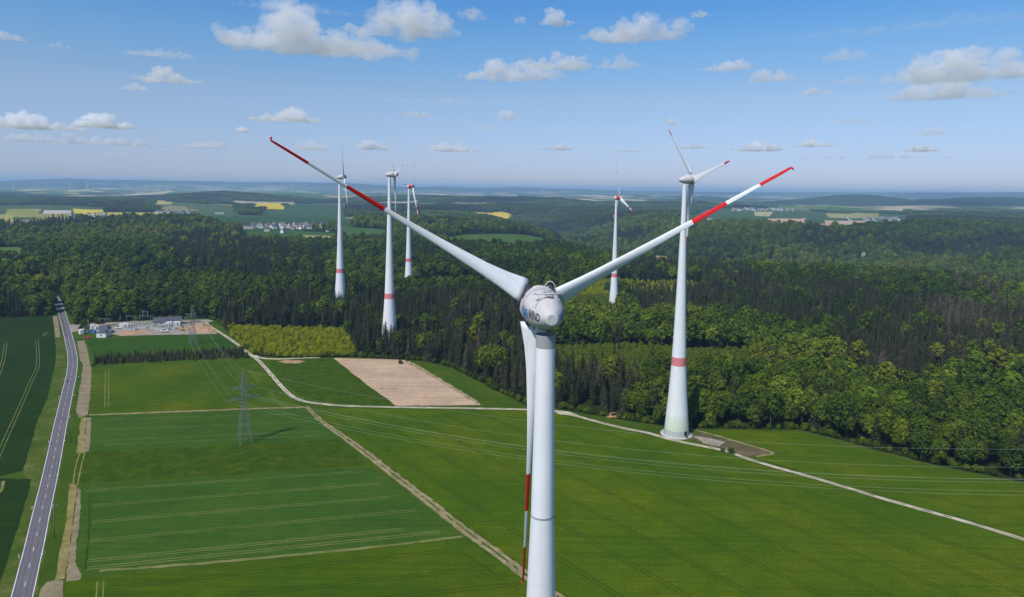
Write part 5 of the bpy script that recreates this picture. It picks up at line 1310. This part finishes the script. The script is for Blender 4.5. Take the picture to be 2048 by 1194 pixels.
def boxthing(name, px, py, s, mat, lab, cat, part='body', top=None, rz=0.03, details=None):
    t = thing(name, px, py, lab, cat, None, rz)
    mb = MB(); mb.box((0, 0, s[2] / 2), s); mb.build(part, MAT[mat], t)
    q = MB(); q.box((0, 0, s[2] + .1), (s[0] + .3, s[1] + .3, .2)); q.build('roof', MAT[top or mat], t)
    d = MB(); d.box((s[0] * .2, -s[1] / 2 - .04, s[2] * .45), (min(1.6, s[0] * .4), .1, s[2] * .8)); d.build('door', MAT['roof3'], t)
    if s[0] > 5:
        f = MB()
        for k in range(int(s[0] / .8)): f.box((-s[0] / 2 + .4 + k * .8, -s[1] / 2 - .02, s[2] * .5), (.12, .06, s[2] * .9))
        f.build('ribs', MAT[mat], t)
boxthing('site_hut', 163.5, 668, (4, 3.2, 4.2), 'wall', 'small white hut beside the road junction', 'hut')
boxthing('container', 186, 666.5, (6, 2.6, 2.8), 'contblue', 'blue container beside the mast', 'container')
boxthing('container', 178, 665, (3, 2.4, 2.4), 'roof3', 'grey container between the mast and the blue container', 'container')
boxthing('site_hut', 185.5, 658, (3.2, 3, 3.8), 'wall', 'tall white kiosk behind the blue container', 'hut')
boxthing('site_hut', 194, 659, (4.4, 3, 3.4), 'wall2', 'cream kiosk behind the blue container', 'hut')
boxthing('container', 339, 653, (5.6, 4, 4.4), 'tarp', 'pale site container before the long building, the one nearer the fence gantry', 'container')
boxthing('container', 355, 652.5, (6.2, 4, 4.4), 'tarp', 'pale site container before the long building, the one nearer the excavator', 'container')
boxthing('transformer', 249, 654, (9, 3.4, 3.2), 'tarp', 'long white transformer at the back of the yard', 'transformer')
boxthing('transformer', 263, 653.5, (6, 3, 2.8), 'tarp', 'shorter white transformer beside the long one', 'transformer')
boxthing('site_hut', 383, 657.5, (2.2, 2, 2.2), 'wall', 'tiny white hut by the smaller pylon', 'hut')
def switchgear(px, py, n, w, lab):
    t = thing('switchgear_frame', px, py, lab, 'switchgear', 'steel switchgear bays in the yard')
    a = MB(); b = MB(); c = MB()
    for k in range(n):
        x = -w / 2 + k * w / (n - 1)
        for y in (-2.2, 2.2):
            a.tube([(x, y, 0), (x, y, 4.2)], .12, 5); c.tube([(x, y, 4.2), (x, y, 5.4)], [.2, .12], 6)
        b.tube([(x, -2.2, 4.2), (x, 2.2, 4.2)], .1, 5)
    for y in (-2.2, 0, 2.2): b.tube([(-w / 2, y, 4.25), (w / 2, y, 4.25)], .1, 5); b.tube([(-w / 2, y, 5.4), (w / 2, y, 5.4)], .06, 5)
    q = MB()
    for k in range(n - 1): q.box((-w / 2 + (k + .5) * w / (n - 1), 0, 1.1), (1.4, 1.6, 2.2))
    a.build('post', MAT['galv'], t)['kind'] = 'stuff' if False else 'thing'
    del t.children[0]['kind']
    b.build('busbar', MAT['wire'], t); c.build('insulator', MAT['roof3'], t); q.build('cabinet', MAT['tarp'], t)
switchgear(259, 661, 7, 12, 'grey switchgear bay behind the heap of sand')
switchgear(281, 656.5, 8, 13, 'grey switchgear bay in the middle of the yard')
switchgear(324, 660, 8, 13, 'grey switchgear bay in front of the long building')
switchgear(300, 653, 5, 7, 'small grey switchgear bay beside the long building')
switchgear(270, 653.5, 6, 9, 'grey switchgear bay beside the white transformers')
switchgear(308, 658, 6, 9, 'grey switchgear bay between the middle and the front bay')
switchgear(344, 658.5, 5, 7, 'small grey switchgear bay before the pale site containers')
def gantry(px, py, w, h, lab):
    t = thing('gantry', px, py, lab, 'gantry', 'steel gantries of the substation')
    a = MB(); [a.tube([(s * w / 2, 0, 0), (s * w / 2, 0, h)], .2, 5) for s in (-1, 1)]; a.build('post', MAT['galv'], t)
    b = MB(); b.tube([(-w / 2 - 1, 0, h - .2), (w / 2 + 1, 0, h - .2)], .22, 5); b.build('beam', MAT['galv'], t)
    c = MB(); [c.tube([(x, 0, h - .3), (x, 0, h - 1.6)], .12, 5) for x in (-w * .3, 0, w * .3)]; c.build('insulator', MAT['roof3'], t)
gantry(291, 648, 11, 8.5, 'grey wide gantry at the back of the yard')
gantry(291, 645.5, 5, 12, 'grey narrow tall gantry at the back of the yard')
gantry(262, 649, 8, 9, 'grey gantry behind the white transformers')
gantry(318, 655, 7, 7.5, 'grey low gantry in front of the long building')
gantry(382, 642, 9, 7.5, 'grey gantry beyond the long building')
gantry(209, 651, 9, 7, 'grey low gantry behind the transformer houses')
t = thing('mast', 177, 667, 'slim grey mast beside the blue container', 'mast'); mb = MB(); mb.tube([(0, 0, 0), (0, 0, 12.5)], [.35, .28], 8); mb.build('pole', MAT['galv'], t); q = MB(); q.box((0, 0, 12.6), (1.2, .8, 1.0)); q.build('head', MAT['galv'], t)
def car(px, py, rz, mat, lab, scale=1.0):
    t = thing('parked_car', px, py, lab, 'car', None, rz); t.scale = (scale,) * 3
    sec = [(-2.1, .35, .75), (-2.0, .3, .98), (-1.2, .28, 1.05), (1.0, .28, .95), (1.9, .3, .82), (2.1, .38, .6)]
    mb = MB(); mb.loft([[(x, -.85, lo), (x, -.85, hi * .8), (x, -.72, hi), (x, .72, hi), (x, .85, hi * .8), (x, .85, lo)] for x, lo, hi in sec]); mb.build('body', MAT[mat], t)
    g = MB(); g.loft([[(x, -y, .92), (x + dx, -y * .82, z), (x + dx, y * .82, z), (x, y, .92)] for x, dx, y, z in ((-1.9, .3, .74, 1.0), (-1.5, .1, .76, 1.42), (.1, 0, .76, 1.45), (.95, -.1, .74, .98))]); g.build('cabin', MAT['glass'], t)
    for x in (-1.3, 1.3):
        for y in (-.8, .8): w_ = MB(); w_.tube([(x, y - .1, .32), (x, y + .1, .32)], .32, 12); w_.build('wheel', MAT['dark'], t)
car(171.5, 677, .15, 'carred', 'red car parked at the corner of the green field, nearer the road', 1.1)
car(178.5, 676, .1, 'carred', 'red car parked at the corner of the green field, nearer the white house', 1.1)
car(223, 663.5, .1, 'white', 'white van parked in the yard behind the transformer houses', 1.5)
car(237, 657, .2, 'white', 'white car parked beside the long transformer', 1.3)
car(330, 664, .3, 'white', 'white truck parked in front of the switchgear bays', 1.7)
for px, py, lab in ((240, 652, 'thin grey lamp post at the road end of the yard'), (300, 663, 'thin grey lamp post at the field edge of the yard'), (370, 650, 'thin grey lamp post at the end of the long building')):
    t = thing('lamp_post', px, py, lab, 'lamp post', 'lamp posts of the yard'); mb = MB(); mb.tube([(0, 0, 0), (0, 0, 8)], .09, 6); mb.build('pole', MAT['galv'], t); q = MB(); q.box((.4, 0, 8), (1.0, .3, .15)); q.build('lamp_head', MAT['tarp'], t)
# excavator
t = thing('excavator', 365, 661, 'yellow excavator working beside the earth heaps', 'excavator', None, .4)
mb = MB()
for y in (-1.1, 1.1): mb.box((0, y, .45), (3.6, .6, .9))
mb.build('track', MAT['dark'], t); mb = MB(); mb.box((-.3, 0, 1.5), (3.0, 2.4, 1.1)); mb.build('body', MAT['yellow'], t); mb = MB(); mb.box((.5, .6, 2.6), (1.4, 1.1, 1.5)); mb.build('cab', MAT['glass'], t)
mb = MB(); mb.tube([(1, -.4, 1.7), (3.0, -.4, 4.2), (5.0, -.4, 3.2), (5.6, -.4, 1.2)], [.3, .28, .22, .15], 6); mb.build('arm', MAT['yellow'], t); mb = MB(); mb.box((5.5, -.4, .8), (.8, 1.1, .8)); mb.build('bucket', MAT['dark'], t)
# heaps
def heap(px, py, sx, sy, h, mat, lab, seed, name='earth_heap'):
    g = G(px, py); bm = bmesh.new(); bmesh.ops.create_grid(bm, x_segments=26, y_segments=26, size=1)
    for v in bm.verts:
        r = math.hypot(v.co.x, v.co.y); n_ = float(fbm(np.array([v.co.x * 3 + seed * 7]), np.array([v.co.y * 3]), 1, 4)[0])
        v.co.z = max(0, (1 - r ** 1.5)) * h * (.5 + n_) - .05; v.co.x *= sx * (.9 + .3 * n_); v.co.y *= sy * (.9 + .3 * n_)
    me = bpy.data.meshes.new(name); bm.to_mesh(me); bm.free(); me.materials.append(MAT[mat])
    o = bpy.data.objects.new(name, me); col.objects.link(o); o.location = (g[0], g[1], .06)
    for p_ in me.polygons: p_.use_smooth = True
    tag(o, lab, 'heap', 'heaps of earth')
heap(397, 655, 11, 13, 3.2, 'earth', 'big reddish earth heap between the smaller pylon and the gravel road', 1)
heap(412, 662, 9, 8, 2.6, 'earth', 'lower reddish earth heap beside the gravel road', 2)
heap(255, 667, 9, 5, 1.8, 'earth', 'sand heap in front of the switchgear', 3)
heap(1228, 830, 5.5, 4.5, 1.1, 'earth', 'low reddish brown heap at the wood edge, larger half', 4)
heap(1246, 831.5, 5, 3.5, .8, 'earth', 'low reddish brown heap at the wood edge, flatter half', 5)
# hut at the wood edge
t = thing('raised_hide', 1827, 899, 'small grey wooden hide half hidden at the wood edge', 'hide', None, .3)
mb = MB(); [mb.tube([(a * 1.1, b * 1.1, 0), (a, b, 2)], .09, 5) for a in (-1, 1) for b in (-1, 1)]; mb.build('stand', MAT['wood'], t); mb = MB(); mb.box((0, 0, 2.9), (2.6, 2.2, 1.8)); mb.build('cabin', MAT['wood'], t); mb = MB(); mb.box((0, 0, 3.9), (3.4, 3.0, .14)); mb.build('roof', MAT['tarp'], t)
q = MB(); q.box((0, -1.12, 3.1), (1.6, .06, .5)); q.build('window', MAT['black'], t)
# marker posts, wooden power poles
def post(px, py, lab):
    t = thing('delineator_post', px, py, lab, 'delineator post', 'white marker posts along the road'); t.location.z = .02
    mb = MB(); mb.box((0, 0, .55), (.30, .26, 1.1)); mb.build('post', MAT['line'], t); q = MB(); q.box((0, 0, .88), (.32, .28, .18)); q.build('black_band', MAT['black'], t)
for k, (px, py) in enumerate([(85.5, 1109), (105, 1014.5), (117, 948.5), (129.5, 882.5), (140, 834.5), (148, 792), (157, 755), (161, 722)]): post(px, py, 'white marker post on the field side of the road, ' + ['nearest', 'second nearest', 'third nearest', 'fourth nearest', 'fifth nearest', 'sixth nearest', 'second farthest', 'farthest'][k])
for k, (px, py) in enumerate([(38, 1115), (64.5, 1018), (97.5, 885.5), (118, 795)]): post(px, py, 'white marker post on the dark crop side of the road, ' + ['nearest', 'second nearest', 'third nearest', 'farthest'][k])
for px, py, h, lab in ((109.4, 1077, 14, 'thin wooden pole with cross bar beside the road, the nearer one'), (142, 886, 13.5, 'thin wooden pole with cross bar beside the road, the farther one')):
    t = thing('wooden_pole', px, py, lab, 'utility pole', 'wooden poles beside the road'); t.location.z = 0
    mb = MB(); mb.tube([(0, 0, 0), (0, 0, h)], [.16, .11], 8); mb.build('pole', MAT['wood'], t); mb = MB(); mb.box((0, 0, h - .3), (3.2, .14, .16)); mb.build('cross_bar', MAT['wood'], t)
    q = MB(); [q.tube([(x, 0, h - .2), (x, 0, h + .15)], .07, 6) for x in (-1.4, 0, 1.4)]; q.build('insulator', MAT['tarp'], t)
g = G(1453, 901); t = empty('marker_peg', g); tag(t, 'small white peg at the edge of the worn plot', 'peg'); mb = MB(); mb.tube([(0, 0, 0), (0, 0, 1.3)], .09, 6); mb.build('stake', MAT['line'], t); mb = MB(); mb.box((0, 0, 1.35), (.35, .1, .3)); mb.build('plate', MAT['line'], t)
# ------------------------------------------------------------------ air
HZ = MB(); HZ.box((0, 17000, 85), (80000, 70000, 420))
hz = HZ.build('haze', None or MAT['white'])
m = bpy.data.materials.new('haze_air'); m.use_nodes = True; nt = m.node_tree; nt.nodes.remove(nt.nodes['Principled BSDF'])
v = nt.nodes.new('ShaderNodeVolumePrincipled'); v.inputs['Color'].default_value = (.45, .70, 1.0, 1); v.inputs['Density'].default_value = 6.0e-5
nt.links.new(v.outputs[0], nt.nodes['Material Output'].inputs['Volume'])
hz.data.materials.clear(); hz.data.materials.append(m)
tag(hz, 'pale blue haze in the air over the landscape', 'haze', kind='stuff')

# ------------------------------------------------------------------ light
SUN_EL = math.radians(51); SUND = Vector((-.61, -.79, 0)).normalized() * math.cos(SUN_EL) + Vector((0, 0, math.sin(SUN_EL)))
sl = bpy.data.lights.new('sun', 'SUN'); sl.energy = 3.8; sl.angle = math.radians(.53); sl.color = (1, .955, .89)
so = bpy.data.objects.new('sun', sl); col.objects.link(so); so.rotation_euler = SUND.to_track_quat('Z', 'Y').to_euler(); so.location = (0, 0, 400)
w = bpy.data.worlds.new('World'); scene.world = w; w.use_nodes = True; nt = w.node_tree
bg = nt.nodes['Background']; sky = nt.nodes.new('ShaderNodeTexSky'); sky.sky_type = 'NISHITA'; sky.sun_disc = False
sky.sun_elevation = SUN_EL; sky.sun_rotation = math.atan2(SUND.x, SUND.y); sky.altitude = 400; sky.air_density = 1.0; sky.dust_density = .3; sky.ozone_density = 2.0
tc = nt.nodes.new('ShaderNodeTexCoord'); sp = nt.nodes.new('ShaderNodeSeparateXYZ'); nt.links.new(tc.outputs['Generated'], sp.inputs[0])
rp = nt.nodes.new('ShaderNodeValToRGB'); e = rp.color_ramp.elements
while len(e) < 6: e.new(.5)
for q, (p_, c_) in zip(e, [(0, (.56, .60, .90)), (.034, (.57, .615, .91)), (.128, (.72, .76, .87)), (.20, (.56, .82, 1.0)), (.25, (.43, .78, 1.08)), (.6, (.6, .8, 1.0))]): q.position = p_; q.color = c4(c_)
nt.links.new(sp.outputs['Z'], rp.inputs['Fac'])
mm = nt.nodes.new('ShaderNodeMix'); mm.data_type = 'RGBA'; mm.blend_type = 'MULTIPLY'; mm.inputs[0].default_value = 1
nt.links.new(sky.outputs[0], mm.inputs[6]); nt.links.new(rp.outputs[0], mm.inputs[7]); nt.links.new(mm.outputs[2], bg.inputs['Color'])
bg.inputs['Strength'].default_value = .12
scene.view_settings.view_transform = 'Standard'; scene.view_settings.look = 'None'; scene.view_settings.exposure = .07; scene.view_settings.gamma = 1
scene.render.engine = 'CYCLES'
cy = scene.cycles
cy.use_denoising = True; cy.max_bounces = 40; cy.diffuse_bounces = 3; cy.glossy_bounces = 2; cy.transmission_bounces = 2; cy.transparent_max_bounces = 24; cy.volume_bounces = 36
cy.use_adaptive_sampling = True; cy.adaptive_threshold = .015
cy.caustics_reflective = False; cy.caustics_refractive = False
